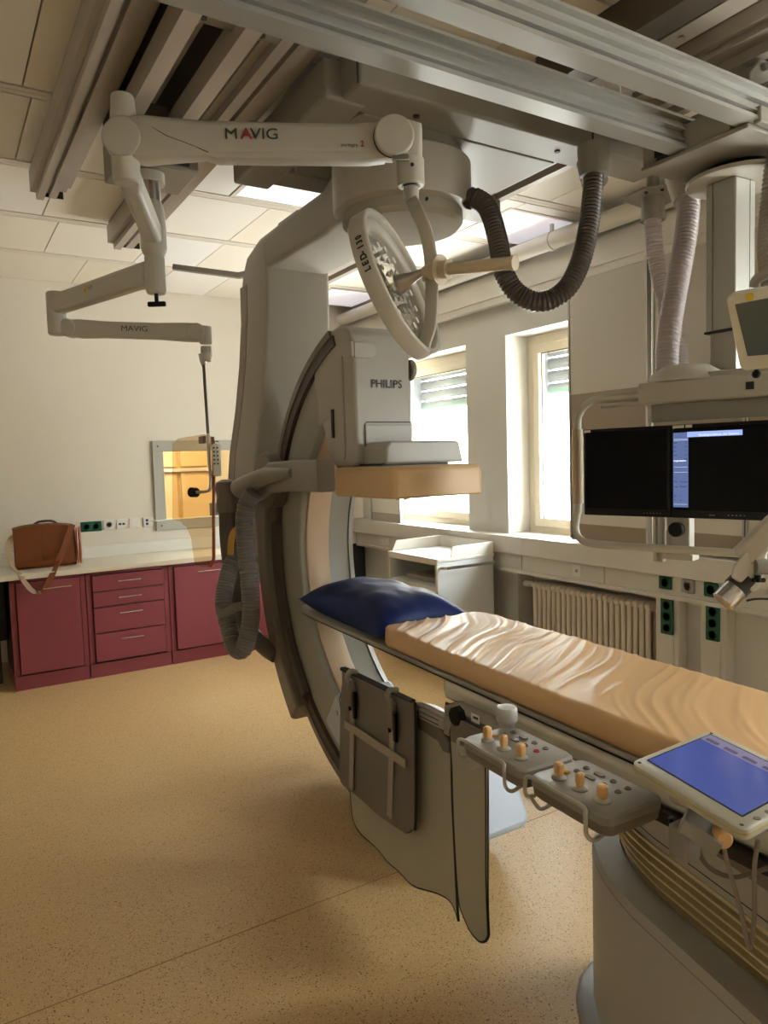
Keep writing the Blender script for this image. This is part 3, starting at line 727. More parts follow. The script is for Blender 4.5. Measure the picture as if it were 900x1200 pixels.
# pivot drum
b = MB(); b.cyl((CX, CY, z0+.02), (CX, CY, 2.81), .25, .26, seg=64)
b.build('pivot_ring', M['medg'], mc)
b = MB()
b.lathe((CX, CY, 2.61), (0, 0, 1), [(.245, 0), (.285, .012), (.29, .03), (.29, .19), (.28, .2), (.1, .2)], seg=64)
b.build('pivot_drum', M['med'], mc)
b = MB(); b.lathe((CX, CY, 2.61), (0, 0, -1), [(.252, -.02), (.252, .035), (.235, .055), (.17, .062), (.0, .062)], seg=64)
dsk = b.build('pivot_disc', mat('matte_disc', 'a39d90', .85, spec=.1), mc)
b = MB(); b.cyl((1.68, 2.34, 2.59), (1.675, 2.33, 2.59), .006); b.build('screw', M['ink'], dsk)
# L arm: horizontal part and curved hanging column, one lofted body
def sect(c, w, d, dirv, r=.04):
    # rounded section: w along x, d along direction dirv (in yz plane)
    dv = Vector(dirv).normalized(); out = []
    for a, c2 in rrect(w, d, min(r, w/2.2, d/2.2), 5): out.append(Vector(c)+Vector((1, 0, 0))*a+dv*c2)
    return out
b = MB()
# horizontal member (yf=front is drum), column with a flat front face
def hsec(y, xl, xr, zl, zh): return [(x, y, z) for x, z in rrect(xr-xl, zh-zl, .03, 4, (xl+xr)/2, (zl+zh)/2)]
b.loft([hsec(2.62, 1.50, 1.98, 2.60, 2.82), hsec(2.85, 1.53, 1.96, 2.61, 2.82), hsec(3.0, 1.57, 1.94, 2.625, 2.82), hsec(3.3, 1.57, 1.94, 2.63, 2.82), hsec(3.75, 1.57, 1.94, 2.63, 2.81), hsec(3.93, 1.575, 1.935, 2.56, 2.72)])
cols = [(2.795, 3.68, 3.80, 1.58, 1.93), (2.74, 3.66, 3.93, 1.566, 1.944), (2.66, 3.652, 4.0, 1.565, 1.945), (2.60, 3.652, 4.02, 1.565, 1.945), (2.4, 3.67, 4.03, 1.565, 1.95), (2.15, 3.71, 4.08, 1.56, 1.965), (1.9, 3.77, 4.15, 1.55, 1.985), (1.65, 3.84, 4.24, 1.535, 2.0), (1.4, 3.88, 4.3, 1.53, 2.0), (1.1, 3.88, 4.28, 1.54, 1.99), (.9, 3.9, 4.2, 1.58, 1.95)]
b.loft([[(x, y, z) for x, y in rrect(xr-xl, yb_-yf_, .022, 4, (xl+xr)/2, (yf_+yb_)/2)] for z, yf_, yb_, xl, xr in cols])
larm = b.build('l_arm', mat('matte_cover', 'aba598', .6, spec=.3), mc, smooth=50)
b = MB(); b.prism([(3.30, 2.80), (3.32, 2.835), (3.55, 2.835), (3.60, 2.80)], 0, 1.6, 1.9); b.build('top_step_cover', M['medd'], larm, bevel=.006)
b = MB()
b.loft([[(xl-.004, yb_-.09, z), (xl-.004, yb_+.012, z), (xl+.05, yb_+.012, z), (xl+.05, yb_-.09, z)] for z, yf_, yb_, xl, xr in cols[3:10]]); b.build('rear_trim', M['taupe'], larm, bevel=.003)
b = MB().tube([P(203, 313, 4.5), P(280, 323, 4.5), P(294, 320, 4.45)], .022, seg=4).build('guide_bar', M['medg'], mc)
# C ring
def arcpt(x, r_, a): return Vector((x, CY+r_*math.cos(R(a)), CZ+r_*math.sin(R(a))))
def ring(profile, a0, a1, n=72):
    rg = []
    for i in range(n+1):
        a = a0+(a1-a0)*i/n
        rg.append([arcpt(x, r_, a) for x, r_ in profile])
    return rg
A0, A1 = -114, 68
b = MB(); b.loft(ring([(1.59, .84), (1.60, .825), (1.635, .815), (1.87, .815), (1.895, .83), (1.90, .86), (1.90, 1.09), (1.88, 1.12), (1.61, 1.12), (1.595, 1.11), (1.59, 1.09)], A0, A1))
cring = b.build('c_arm', mat('c_arm_grey', '9f9b8e', .4), mc, smooth=50)
b = MB(); b.loft(ring([(1.568, 1.045), (1.592, 1.045), (1.592, 1.095), (1.568, 1.095)], A0, 72)); b.build('side_channel', mat('channel_brown', '54463b', .5), cring)
b = MB(); b.loft(ring([(1.562, 1.095), (1.60, 1.095), (1.60, 1.128), (1.562, 1.128)], A0, 71)); b.build('outer_rail', M['medd'], cring)
b = MB(); b.loft(ring([(1.625, .808), (1.635, .803), (1.745, .803), (1.752, .808), (1.752, .83), (1.625, .83)], -55, A1-2)); b.build('cover_strip', M['beige'], cring, label='beige cover strip inside the ring')
b = MB(); b.loft(ring([(1.872, .806), (1.905, .82), (1.905, .87), (1.872, .84)], -60, A1-2)); b.build('edge_strip', M['medg'], cring)
# lower cover section inside the C below, window daylight painted in as blue grey
b = MB(); b.loft(ring([(1.578, .80), (1.60, .775), (1.88, .775), (1.905, .80), (1.905, 1.0), (1.578, 1.0)], -116, -55)); lc = b.build('lower_cover', M['blue'], mc, bevel=.006)
b = MB()
for a in (-59, -112): p = arcpt(1.576, .86, a); b.cyl(p, p-Vector((.004, 0, 0)), .012)
b.build('cover_screw', M['steel'], lc)
b = MB(); b.loft(ring([(1.59, .82), (1.62, .80), (1.86, .80), (1.89, .82), (1.89, 1.08), (1.86, 1.11), (1.62, 1.11), (1.59, 1.08)], -121, -114, 4)); b.build('end_plate', M['blue'], lc, bevel=.02, seg=3)
# X-ray tube housing at the bottom
b = MB(); b.cyl((CX, CY, .30), (CX, CY, .48), .17, .13, seg=40); b.box((CX-.16, CY-.22, .26), (CX+.16, CY+.22, .36)); b.build('x_ray_tube', M['med'], mc, bevel=.01)
# sleeve around the ring
b = MB(); b.loft(ring([(1.51, 1.09), (1.575, 1.08), (1.575, 1.135), (1.915, 1.135), (1.915, 1.08), (1.98, 1.09), (1.98, 1.20), (1.95, 1.235), (1.54, 1.235), (1.51, 1.21)], -46, 17, 30)); slv = b.build('sleeve', M['medd'], mc, bevel=.01)
b = MB(); b.loft(ring([(1.545, 1.03), (1.582, 1.025), (1.582, 1.10), (1.545, 1.10)], -44, 8, 30)); b.build('sleeve_lip', mat('sleeve_dark', '524a41', .5), slv, bevel=.006)
b = MB(); b.cyl((1.50, 3.66, 1.50), (1.97, 3.66, 1.50), .15, seg=40); b.build('sleeve_hub', M['medd'], slv, bevel=.01)
b = MB(); b.box((1.55, 3.76, 1.0), (1.93, 4.1, 1.5)); b.build('pivot_block', M['medd'], slv, bevel=.03, seg=3)
# support bar along the side
b = MB(); b.loft([sect((1.505, y, z), w, h, (0, 0, 1), .014) for y, z, w, h in ((3.82, 1.43, .06, .10), (3.66, 1.47, .08, .15), (3.5, 1.52, .09, .155), (3.2, 1.53, .09, .15), (3.05, 1.53, .09, .148), (2.93, 1.53, .09, .148))]); bar = b.build('support_arm', mat('arm_grey', '8f8a83', .42), mc, smooth=60)
b = MB().tube([(1.46, 3.2, 1.545), (1.43, 3.45, 1.53), (1.40, 3.62, 1.49), (1.375, 3.70, 1.46)], .045, seg=20, rf=lambda i: (.02, .045, .05, .052)[i]).build('hose_elbow', mat('elbow_grey', '8d877e', .35), bar, smooth=60)
b = MB(); b.cyl((1.525, 3.70, 1.63), (1.52, 3.70, 1.63), .012).build('mark', mat('red_mark', 'b3252b', .5), bar)
# detector tower
tz0, tz1 = 1.60, 2.16
prof = [(2.77, 1.58), (2.77, 2.11), (2.785, 2.155), (2.83, 2.185), (2.90, 2.20), (2.98, 2.188), (3.07, 2.15), (3.16, 2.10), (3.16, 1.95), (3.08, 1.75), (3.02, 1.60), (2.96, 1.56), (2.82, 1.56)]
b = MB(); b.prism(prof, 0, 1.575, 1.875); tw = b.build('detector_tower', M['med'], mc, bevel=.018, seg=4, smooth=50)
b = MB(); b.prism([(2.86, 1.62), (2.86, 2.06), (2.92, 2.06), (3.0, 2.0), (3.06, 1.92), (3.0, 1.78), (2.955, 1.66), (2.93, 1.60), (2.87, 1.60)], 0, 1.569, 1.58); b.build('side_cover', M['med'], tw, bevel=.004)
b = MB(); b.prism([(3.06+.055*math.cos(R(q)), 1.84+.09*math.sin(R(q))) for q in range(0, 181, 15)]+[(3.0, 1.80), (3.12, 1.76)], 0, 1.572, 1.592).build('arm_cap', M['med'], tw, bevel=.005)
b = MB(); b.prism([(1.578, 2.039)]+[(1.655+.036*math.sin(R(q)), 2.075-.036*math.cos(R(q))) for q in range(0, 181, 15)]+[(1.578, 2.111)], 1, 2.760, 2.775); b.box((1.564, 2.764, 2.043), (1.58, 2.84, 2.110)); b.build('hinge_cover', M['med'], tw, bevel=.005, seg=3)
b = MB(); b.cyl((1.875, 2.80, 2.0), (1.90, 2.80, 2.0), .05, seg=30).build('side_knob', M['medg'], tw, bevel=.008, seg=3)
b = MB(); b.box((1.558, 2.945, 1.70), (1.566, 2.962, 1.83)).build('vent_slot', M['dark'], tw)
b = MB(); b.prism([(2.768, 1.59), (2.768, 1.75), (2.775, 1.758), (2.90, 1.758), (2.90, 1.59)], 0, 1.625, 1.87).build('front_plate', M['med'], tw, bevel=.008)
b = MB(); b.tube([(1.622, 2.766, 1.60), (1.622, 2.766, 1.752), (1.632, 2.766, 1.762), (1.862, 2.766, 1.762), (1.872, 2.766, 1.752), (1.872, 2.766, 1.66)], .0022, seg=6).build('plate_gap', M['ink'], tw)
text('PHILIPS', 'brand_lettering', (1.66, 2.7665, 1.915), (1, 0, 0), (0, 0, 1), .050, M['ink'], tw, bold=.0007, sx=.92, sp=1.12)
b = MB(); b.prism([(1.61, 1.575), (2.02, 1.575), (2.00, 1.66), (1.985, 1.672), (1.64, 1.672), (1.615, 1.65)], 1, 2.58, 3.0).build('detector_mount', M['med'], mc, bevel=.012, seg=3)
b = MB(); b.box((1.60, 2.60, 1.566), (1.95, 2.95, 1.578)).build('mount_gap', M['ink'], mc)
# tan detector
dx0, dx1, dy0, dy1 = 1.525, 1.985, 2.40, 2.90
b = MB(); rg = []
for z, e in ((1.438, .006), (1.445, 0), (1.54, .0), (1.552, .004)):
    rg.append([(x, y, z) for x, y in rrect(dx1-dx0-2*e, dy1-dy0-2*e, .03, 5, (dx0+dx1)/2, (dy0+dy1)/2)])
b.loft(rg); det = b.build('detector', M['tan'], mc)
b = MB(); rg = []
for z, e in ((1.552, .003), (1.562, .008), (1.568, .03)): rg.append([(x, y, z) for x, y in rrect(dx1-dx0-2*e, dy1-dy0-2*e, .03, 5, (dx0+dx1)/2, (dy0+dy1)/2)])
b.loft(rg); b.build('detector_lid', M['tan'], det)
b = MB()
for k in range(2): b.tube(smoothpts([(1.60+.04*k, 2.5, 1.44), (1.605+.04*k, 2.5, 1.43), (1.62+.04*k, 2.5, 1.432)], 4), .003, seg=6)
b.build('clip', M['chrome'], det)
# cable hoses on the machine
hm = M['hose']
hose([P(297, 578, 3.72), P(290, 590, 3.74), P(286, 612, 3.75), P(289, 650, 3.75), P(293, 690, 3.74), P(294, 725, 3.74), P(289, 752, 3.75), P(282, 762, 3.77), P(274, 755, 3.82), P(267, 730, 3.86), P(262, 705, 3.9), P(268, 672, 3.95), P(278, 645, 4.0), P(284, 625, 4.02)], .049, 'cable_hose', hm, mc)
b = MB().tube(smoothpts([P(266, 596, 4.0), P(267, 630, 4.0), P(271, 665, 4.0), P(279, 700, 4.0), P(290, 735, 4.0), P(310, 758, 3.98), P(324, 768, 3.95)], 10), .045, seg=20).build('cable_hose', mat('smooth_hose', '5c544c', .45), mc)
b = MB().lathe(P(266, 600, 4.0), (0, 0, 1), [(.052, 0), (.055, .02), (.055, .10), (.058, .13), (.05, .165), (.02, .18)], seg=28).build('hose_cap', M['medd'], mc)
b = MB().beam(P(275, 578, 4.0), P(292, 585, 4.05), .07, .10).build('cap_bracket', M['medd'], mc, bevel=.01)
ribbon([P(280, 602, 3.9), P(281, 615, 3.88), P(272, 628, 3.86), P(270, 650, 3.86)], .03, .02, cr, 'yellow_handle', M['yellow'], mc)
ribbon([P(256, 716, 3.83), P(262, 719, 3.80), P(275, 712, 3.76), P(284, 710, 3.72)], .045, .01, cu, 'hose_clamp', M['medd'], mc)
hose([P(545, 236, 2.95), P(556, 232, 2.92), P(572, 245, 2.88), P(583, 280, 2.84), P(591, 320, 2.80), P(608, 345, 2.78), P(635, 354, 2.76), P(662, 340, 2.76), P(679, 310, 2.78), P(689, 270, 2.80), P(694, 230, 2.82), P(696, 200, 2.83)], .040, 'cable_hose', mat('dark_hose', '4d443f', .4), mc)
b = MB().lathe(P(697, 202, 2.83), Vector((0, 0, 1)), [(.056, -.012), (.056, 0), (.066, .07), (.066, .10)], seg=28).build('hose_cuff', M['medg'], mc)

# ================================================================== WHITE ARMS ON THE CEILING TROLLEY
t = thing('ceiling_support_arm', 'white jointed ceiling arm with wide lettered spring arm holding the round lamp', 'arm', (.79, 2.96, 2.70))
am = M['med2']
colx, coly = .79, 2.94
MB().cyl((colx, coly, 2.70), (colx, coly, 2.60), .036, seg=28).build('shaft', M['steel'], t)
c_ = MB().lathe((colx, coly, 2.63), (0, 0, -1), [(.036, 0), (.044, .02), (.047, .04), (.050, .09), (.050, .18), (.042, .205), (.037, .21), (.037, .33)], seg=36).build('column_sleeve', am, t)
J = AX(146, 165, 2, 2.60)       # upper joint nearer to the camera
ja = Vector((J.x, J.y, 2.60)); jb = Vector((colx, coly, 2.50))
MB().beam(jb+Vector((0, 0, .0)), Vector((ja.x+.02, ja.y+.04, 2.50)), .07, .085, w2=.065, h2=.08).build('extension_arm', am, t, bevel=.02, seg=3)
MB().cyl((ja.x, ja.y, 2.735), (ja.x, ja.y, 2.655), .034, .040, seg=32).cyl((ja.x, ja.y, 2.655), (ja.x, ja.y, 2.47), .046, .040, seg=32).build('joint', am, t, bevel=.006)
JE = AX(460, 167, 2, 2.60)
dv = (JE-ja).normalized(); side = dv.cross(Vector((0, 0, 1))).normalized()
if side.dot(CAM-ja) < 0: side = -side
# spring arm: tapered housing
L = (JE-ja).length; b = MB(); rg = []
for u, h_, w_ in ((0.02, .12, .08), (.07, .135, .085), (.14, .125, .08), (.3, .105, .075), (.6, .10, .07), (.85, .098, .07), (.94, .11, .075), (1.0, .11, .075)):
    c = ja+dv*(u*L)+Vector((0, 0, 0)); rg.append([c+side*a+Vector((0, 0, 1))*q for a, q in rrect(w_, h_, .022, 4)])
b.loft(rg); sa = b.build('spring_arm', am, t, smooth=50)
b = MB(); rg = []
for u, h_ in ((.30, .012), (.34, .03), (.9, .034), (.97, .02)):
    c = ja+dv*(u*L)+Vector((0, 0, -.047)); rg.append([c+side*a+Vector((0, 0, 1))*q for a, q in rrect(.062, h_, .005, 2)])
b.loft(rg); b.build('lower_cover', am, sa)
b = MB(); b.cyl(JE+side*.035, JE+side*.062, .062, seg=40); kb = b.build('joint_cap', am, t, bevel=.006, seg=3)
b = MB(); b.lathe(JE+side*.036, side, [(.0635, 0), (.0645, .002), (.0635, .004)], seg=40); b.build('cap_gap', M['ink'], kb)
b = MB(); b.beam(JE+side*.05+Vector((0, 0, -.066))-dv*.01, JE+side*.05+Vector((0, 0, -.066))+dv*.045, .014, .022).build('chrome_clip', M['chrome'], kb, bevel=.003)
U = Vector((0, 0, 1))
o = ja+dv*(.37*L)+side*.0385+U*(-.008)
text('M', 'brand_lettering', o, dv, U, .046, M['inkg'], sa, sx=1.2); text('A', 'brand_lettering', o+dv*.050, dv, U, .046, M['inkr'], sa, bold=.0004, sx=1.15)
text('VIG', 'brand_lettering', o+dv*.079, dv, U, .046, M['inkg'], sa, sx=1.2)
o2 = ja+dv*(.80*L)+side*.0375+U*(-.028)
text('portegra', 'model_lettering', o2, dv, U, .015, M['inkg'], sa, sx=1.0); text('2', 'model_lettering', o2+dv*.061, dv, U, .024, M['inkr'], sa, bold=.0003)
b = MB(); b.tube([ja+dv*(.06*L)+side*.0405+U*.05, ja+dv*(.16*L)+side*.0395+U*.0, ja+dv*(.26*L)+side*.0375-U*.03, ja+dv*(.31*L)+side*.0365-U*.048], .0012, seg=6); b.build('shell_seam', M['ink'], sa)
b = MB(); b.lathe(ja+U*(-.005), side, [(.058, -.03), (.058, .043), (.054, .046)], seg=40); b.build('joint_disc', am, t, bevel=.004)
# end knuckle and stem
K = JE+dv*.055
b = MB(); b.loft([[c+side*a+dv*q for a, q in rrect(.08, w_, .02, 4)] for c, w_ in ((JE+dv*.03+U*.055, .05), (K+U*.045, .075), (K-U*.03, .075), (K-U*.06, .07))]); b.build('end_knuckle', am, t)
b = MB(); b.cyl(K-U*.05, K-U*.135, .044, seg=32); cl = b.build('collar', am, t, bevel=.005)
b = MB().cyl(K-U*.085+side*.042, K-U*.085+side*.046, .006).build('screw', M['ink'], cl)
MB().lathe(K-U*.13, (0, 0, -1), [(.03, 0), (.03, .006)], seg=28).build('bearing', M['ink'], cl)

# lamp
STM = K-U*.136
lt = thing('surgical_lamp', 'round white clear-lensed operating lamp with handle, hanging from the lettered spring arm', 'lamp', STM)
b = MB(); b.cyl(STM, STM-U*.045, .0245, seg=28).build('stem', am, lt, bevel=.005)
LD = 2.12
LC = P(468, 333, LD)
n = (cr*.86 + cu*.34 - cf*.38).normalized()
e1 = (U - n*U.dot(n)).normalized(); e2 = n.cross(e1)
def lathe_ax(mb, prof, seg=64, c=LC): mb.loft([[c+n*t_+(e1*math.cos(a)+e2*math.sin(a))*r_ for a in [2*PI*i/seg for i in range(seg)]] for r_, t_ in prof], cap=False); return mb
def circle_ring(mb, prof, c=LC, seg=64):
    pts = prof+[prof[0]]; return lathe_ax(mb, pts, seg, c)
RL = .225
b = MB(); circle_ring(b, [(RL, -.032), (RL, .014), (RL-.004, .018), (RL-.014, .018), (RL-.018, .014), (RL-.018, -.032)]); ring_ = b.build('lamp_housing', am, lt, smooth=50)
b = MB(); circle_ring(b, [(RL-.022, -.03), (RL-.022, .0), (RL-.03, .004), (RL-.052, -.002), (RL-.056, -.01), (RL-.056, -.03)]); b.build('inner_ring', M['med2'], lt, smooth=50)
b = MB(); b.loft([[LC+n*t_+(e1*math.cos(a)+e2*math.sin(a))*max(r_, .001) for a in [2*PI*i/56 for i in range(56)]] for r_, t_ in ((RL-.056, -.012), (.10, -.008), (.05, .002), (.001, .004), (.001, -.006), (.05, -.01), (.1, -.02), (RL-.056, -.026))], cap=False)
b.build('lens', M['lens'], lt, smooth=50)
for rr, k in ((.045, 6), (.085, 10), (.125, 14)):
    for i in range(k):
        a = 2*PI*i/k+rr*20; c = LC-n*.008+(e1*math.cos(a)+e2*math.sin(a))*rr; MB().cyl(c-n*.010, c+n*.0, .003, .010, seg=12).build('led_reflector', M['led'], lt)
# back spokes
b = MB()
for a in (.5, 2.6, 4.7): b.beam(LC-n*.035, LC-n*.035+(e1*math.cos(a)+e2*math.sin(a))*(RL-.03), .02, .012, up=n)
b.build('spoke', M['steel'], lt)
HB = LC-n*.005
b = MB(); prof = [(.030, .0), (.028, .012), (.017, .045), (.010, .08), (.010, .10)]
lathe_ax(b, [(.001, 0)]+prof+[(.001, .10)], 32, HB); b.build('handle_cone', M['steel'], lt)
b = MB(); hd = (P(604, 308, 1.90)-(HB+n*.085)).normalized()
h0 = HB+n*.085; HL = (P(604, 308, 1.90)-h0).length
b.lathe(h0, hd, [(.012, 0), (.024, .025), (.024, .055), (.042, .056), (.042, .062), (.024, .063), (.026, .09), (.017, .092), (.017, HL-.01), (.02, HL-.009), (.02, HL)], seg=28); b.build('handle', mat('handle_cream', 'bfae93', .45), lt)
# outer yoke arc from the stem down to the bottom pivot
yk = MB(); rg = []
yp = smoothpts([STM-U*.04, P(487, 244, 2.13), P(499, 272, 2.1), P(505, 305, 2.1), P(506, 340, 2.1), P(504, 380, 2.1), P(497, 405, 2.11), LC-e1*(RL+.0)], 8)
for i, p in enumerate(yp):
    d = (yp[min(i+1, len(yp)-1)]-yp[max(0, i-1)]).normalized(); w_ = (n-d*n.dot(d)).normalized(); v_ = d.cross(w_)
    rg.append([p+w_*a+v_*q for a, q in rrect(.04, .012, .005, 2)])
yk.loft(rg); yk.build('yoke', am, lt, smooth=50)
# LED lettering on the outside of the ring, wrapped as short separate letters
for i, ch in enumerate('LED-130'):
    ang = None
el0 = (-cf - n*(-cf).dot(n)).normalized()
el1 = (el0*math.cos(.02)+U*.02).normalized()
LT = math.atan2(el1.dot(e2), el1.dot(e1))
for sg in (1,):
    for i, ch in enumerate('LED-130'):
        # going upward on the left side
        tdir = Vector((0, 0, 1))
        a = LT; ed = (e1*math.cos(a)+e2*math.sin(a)); tg = n.cross(ed)
        if tg.dot(U) < 0: tg = -tg; st = -1
        else: st = 1
        a2 = LT + st*i*.0165/RL
        ed = (e1*math.cos(a2)+e2*math.sin(a2)); tg = n.cross(ed)*st
        ez_ = ed; ey_ = ez_.cross(tg)
        text(ch, 'lamp_lettering', LC+ed*(RL+.0006)-n*.007-ey_*.010, tg, ey_, .026, M['ink'], lt, bold=.0009, sx=.85)

# second arm with the acrylic shield
t = thing('ceiling_support_arm', 'lower white jointed ceiling arm reaching left, holding the clear shield on a thin rod', 'arm', (colx, coly, 2.30))
MB().lathe((colx-.0, coly, 2.42), (0, 0, -1), [(.036, 0), (.0385, .01), (.0385, .135), (.034, .145)], seg=32).build('joint', am, t)
b = MB(); b.cyl((colx, coly, 2.29), (colx, coly, 2.235), .008).beam((colx-.036*cr.x, coly-.036*cr.y, 2.235), (colx+.036*cr.x, coly+.036*cr.y, 2.235), .016, .02); b.build('wing_knob', M['blackp'], t, bevel=.005)
LJ = AX(66, 365, 2, 2.33)
d1 = (Vector((LJ.x, LJ.y, 2.31))-Vector((colx, coly, 2.31))).normalized()
b = MB().beam(Vector((colx, coly, 2.36))+d1*.03, Vector((LJ.x, LJ.y, 2.36)), .06, .095, w2=.06, h2=.09); ea = b.build('extension_arm', am, t, bevel=.018, seg=3)
pm = Vector((colx, coly, 2.36))+d1*(.58*(Vector((LJ.x, LJ.y, 2.31))-Vector((colx, coly, 2.31))).length)
sd = d1.cross(U).normalized()
if sd.dot(CAM-pm) < 0: sd = -sd
ex_ = U.cross(sd).normalized()
if ex_.dot(cr) < 0: ex_ = -ex_
b = MB().prism_f([(-.018, -.015), (.018, -.015), (0, .018)], pm+sd*.037+U*.01, ex_, U, sd, 0, .002).build('warning_triangle', mat('label_yellow', 'd0a93a', .5), ea)
text('!', 'label_mark', pm+sd*.0395+U*(-.002), ex_, U, .018, M['ink'], ea, align='CENTER', bold=.0006)
text('+ T', 'label_mark', pm+sd*.0378+ex_*(.025)+U*(.0), ex_, U, .022, M['inkg'], ea); 
b = MB().cyl((LJ.x, LJ.y, 2.42), (LJ.x, LJ.y, 2.22), .042, seg=32).build('elbow', am, t, bevel=.012, seg=3)
E1 = Vector((LJ.x, LJ.y, 2.225)); E2 = P(232, 390, (E1-CAM).dot(cf)*.985)
E1 = P(80, 385, (E1-CAM).dot(cf))
dv2 = (E2-E1).normalized(); s2 = dv2.cross(U).normalized()
if s2.dot(CAM-E1) < 0: s2 = -s2
L2 = (E2-E1).length; rg = []
for u, h_, w_ in ((0, .075, .06), (.1, .085, .06), (.3, .075, .055), (.7, .075, .055), (.92, .085, .058), (1.0, .085, .058)):
    rg.append([E1+dv2*(u*L2)+s2*a+U*q for a, q in rrect(w_, h_, .018, 4)])
sa2 = MB().loft(rg).build('spring_arm', am, t, smooth=50)
text('MAVIG', 'brand_lettering', E1+dv2*(.43*L2)+s2*.0292-U*.006, dv2, U, .034, M['inkg'], sa2, sx=1.25)
for c in (E1+dv2*.01, E2): MB().cyl(c-s2*.032, c+s2*.034, .041, seg=36).build('joint_cap', am, t, bevel=.006)
c = E2+dv2*.035
MB().cyl(c+U*.03, c-U*.05, .028, seg=24).lathe(c-U*.06, (0, 0, -1), [(.024, 0), (.026, .04), (.02, .06), (.022, .07)], seg=24).build('collar', am, t, bevel=.004)
DS = (E2-CAM).dot(cf)
RT = P(238, 415, DS); 
b = MB().lathe(RT, (0, 0, -1), [(.022, 0), (.018, .03), (.007, .06)], seg=20).build('cone', M['steel'], t)
b = MB().tube([RT, P(240, 450, DS), P(244, 512, DS)], .007, seg=12).build('rod', mat('dark_rod', '6b6257', .35, metal=.7), t)
# shield
sh = thing('radiation_shield', 'clear beige-tinted acrylic shield with brown edge hanging on a thin rod before the back wall', 'shield', P(246, 512, DS))
DR = DS-.02; DL = DS+.12
def SP(px, py):   # point on the pane
    return P(px, py, DR+(DL-DR)*(250-px)/(250-203))
outl = [(203, 520), (210, 514), (240, 509), (247, 511), (250, 520), (251, 590), (250, 655), (247, 662), (243, 665), (236, 665), (229, 660), (227, 645), (225, 630), (220, 618), (212, 611), (203, 609)]
pn = (SP(203, 520)-SP(250, 520)).cross(SP(250, 655)-SP(250, 520)).normalized()
b = MB(); b.loft([[SP(*q)+pn*k for q in outl] for k in (-.006, .006)]); pane = b.build('pane', M['acryl'], sh)
b = MB().tube([SP(249, 512)] + [SP(250.5, y) for y in (530, 560, 590, 620, 655)] + [SP(246, 664)], .0075, seg=10).build('edge', M['amber'], pane, label='brown pane edge')  # solid brown tube along the pane edge
b = MB().tube(smoothpts([P(244, 508, DS-.03), P(245, 540, DS-.04), P(247, 565, DS-.04), P(244, 575, DS-.04), P(230, 577, DS-.04)], 6), .007, seg=10).build('holder_rod', M['steel'], sh)
b = MB().cyl(SP(227, 577)-pn*.02, SP(227, 577)+pn*.02, .023, seg=24); b.build('clamp_knob', M['blackp'], sh, bevel=.004)
b = MB().box((0, 0, 0), (0.001, 0.001, 0.001)); b.bm.clear(); b.loft([[SP(*q)+pn*k for q in ((234, 512), (240, 511), (240, 519), (234, 520))] for k in (-.0075, .0075)]); b.build('label_plate', mat('label_grey', '8d7b70', .6), pane)
rm = thing('remote_control', 'small white handheld remote clipped beside the brown edge of the clear shield', 'remote control', P(254, 540, DS-.05))
rc = P(254, 539, DS-.05); rx = cr.copy(); rz = U
b = MB().prism_f(rrect(.033, .15, .012, 4), rc, rx, rz, rx.cross(rz), -.012, .012).build('housing', M['white'], rm, bevel=.003)
b = MB()
fr_ = rx.cross(rz); sg_ = 1 if fr_.dot(CAM-rc) > 0 else -1
for i in range(5):
    for j in (-1, 1): b.cyl(rc+rx*(.008*j)+rz*(.055-.018*i)+fr_*sg_*.012, rc+rx*(.008*j)+rz*(.055-.018*i)+fr_*sg_*.0145, .0042, seg=10)
b.build('button', M['inkg'], rm)
MB().tube([rc+rz*.07+fr_*.0, rc+rz*.085-rx*.01, rc+rz*.083+rx*.012], .003, seg=6).build('clip', M['ink'], rm)

# ================================================================== MONITOR SUSPENSION
ms = thing('monitor_suspension', 'grey ceiling column with carriage, header box and tube frame carrying the screens', 'monitor stand', (2.48, 1.6, 2.6))
b = MB(); b.box((2.20, 1.36, 2.585), (3.0, 1.76, 2.60)); b.box((2.20, 1.42, 2.60), (3.0, 1.63, 2.68)); b.box((2.21, 1.70, 2.60), (3.0, 1.76, 2.73)); b.box((2.21, 1.325, 2.59), (3.0, 1.35, 2.64)); b.build('carriage', M['medg'], ms, bevel=.004)
b = MB(); b.box((2.195, 1.64, 2.61), (2.20, 1.70, 2.70)); b.build('buffer', M['blackp'], ms, bevel=.003)
b = MB(); b.cyl((2.5, 1.58, 2.585), (2.5, 1.58, 2.55), .12, seg=48); b.build('swivel_bearing', M['blackp'], ms)
b = MB(); b.cyl((2.5, 1.58, 2.555), (2.5, 1.58, 2.54), .175, seg=56); fl_ = b.build('flange', M['med2'], ms, bevel=.003)
b = MB()
for dx in (-.03, .03): MB().cyl((2.5+dx, 1.44, 2.54), (2.5+dx, 1.44, 2.536), .006).build('screw', M['ink'], fl_)
x0, x1, y0, y1 = 2.42, 2.54, 1.54, 1.655
b = MB(); b.box((x0, y0, 2.02), (x1, y1, 2.54)); cu1 = b.build('upper_column', mat('column_alu', 'a9a79f', .38, metal=.2), ms, bevel=.005)
b = MB(); b.box((x0-.001, y0+.085, 2.02), (x0, y0+.087, 2.54)); b.box((x0+.085, y0-.001, 2.02), (x0+.087, y0, 2.54)); b.build('groove', M['dark'], cu1)
b = MB().box((x0-.003, y0-.003, 2.014), (x1+.003, y1+.003, 2.022)).build('seal', M['ink'], ms)
b = MB().box((x0+.012, y0+.004, 1.84), (x1-.008, y1-.01, 2.02)).build('lower_column', mat('column_alu_low', 'a59f94', .38, metal=.2), ms, bevel=.004)
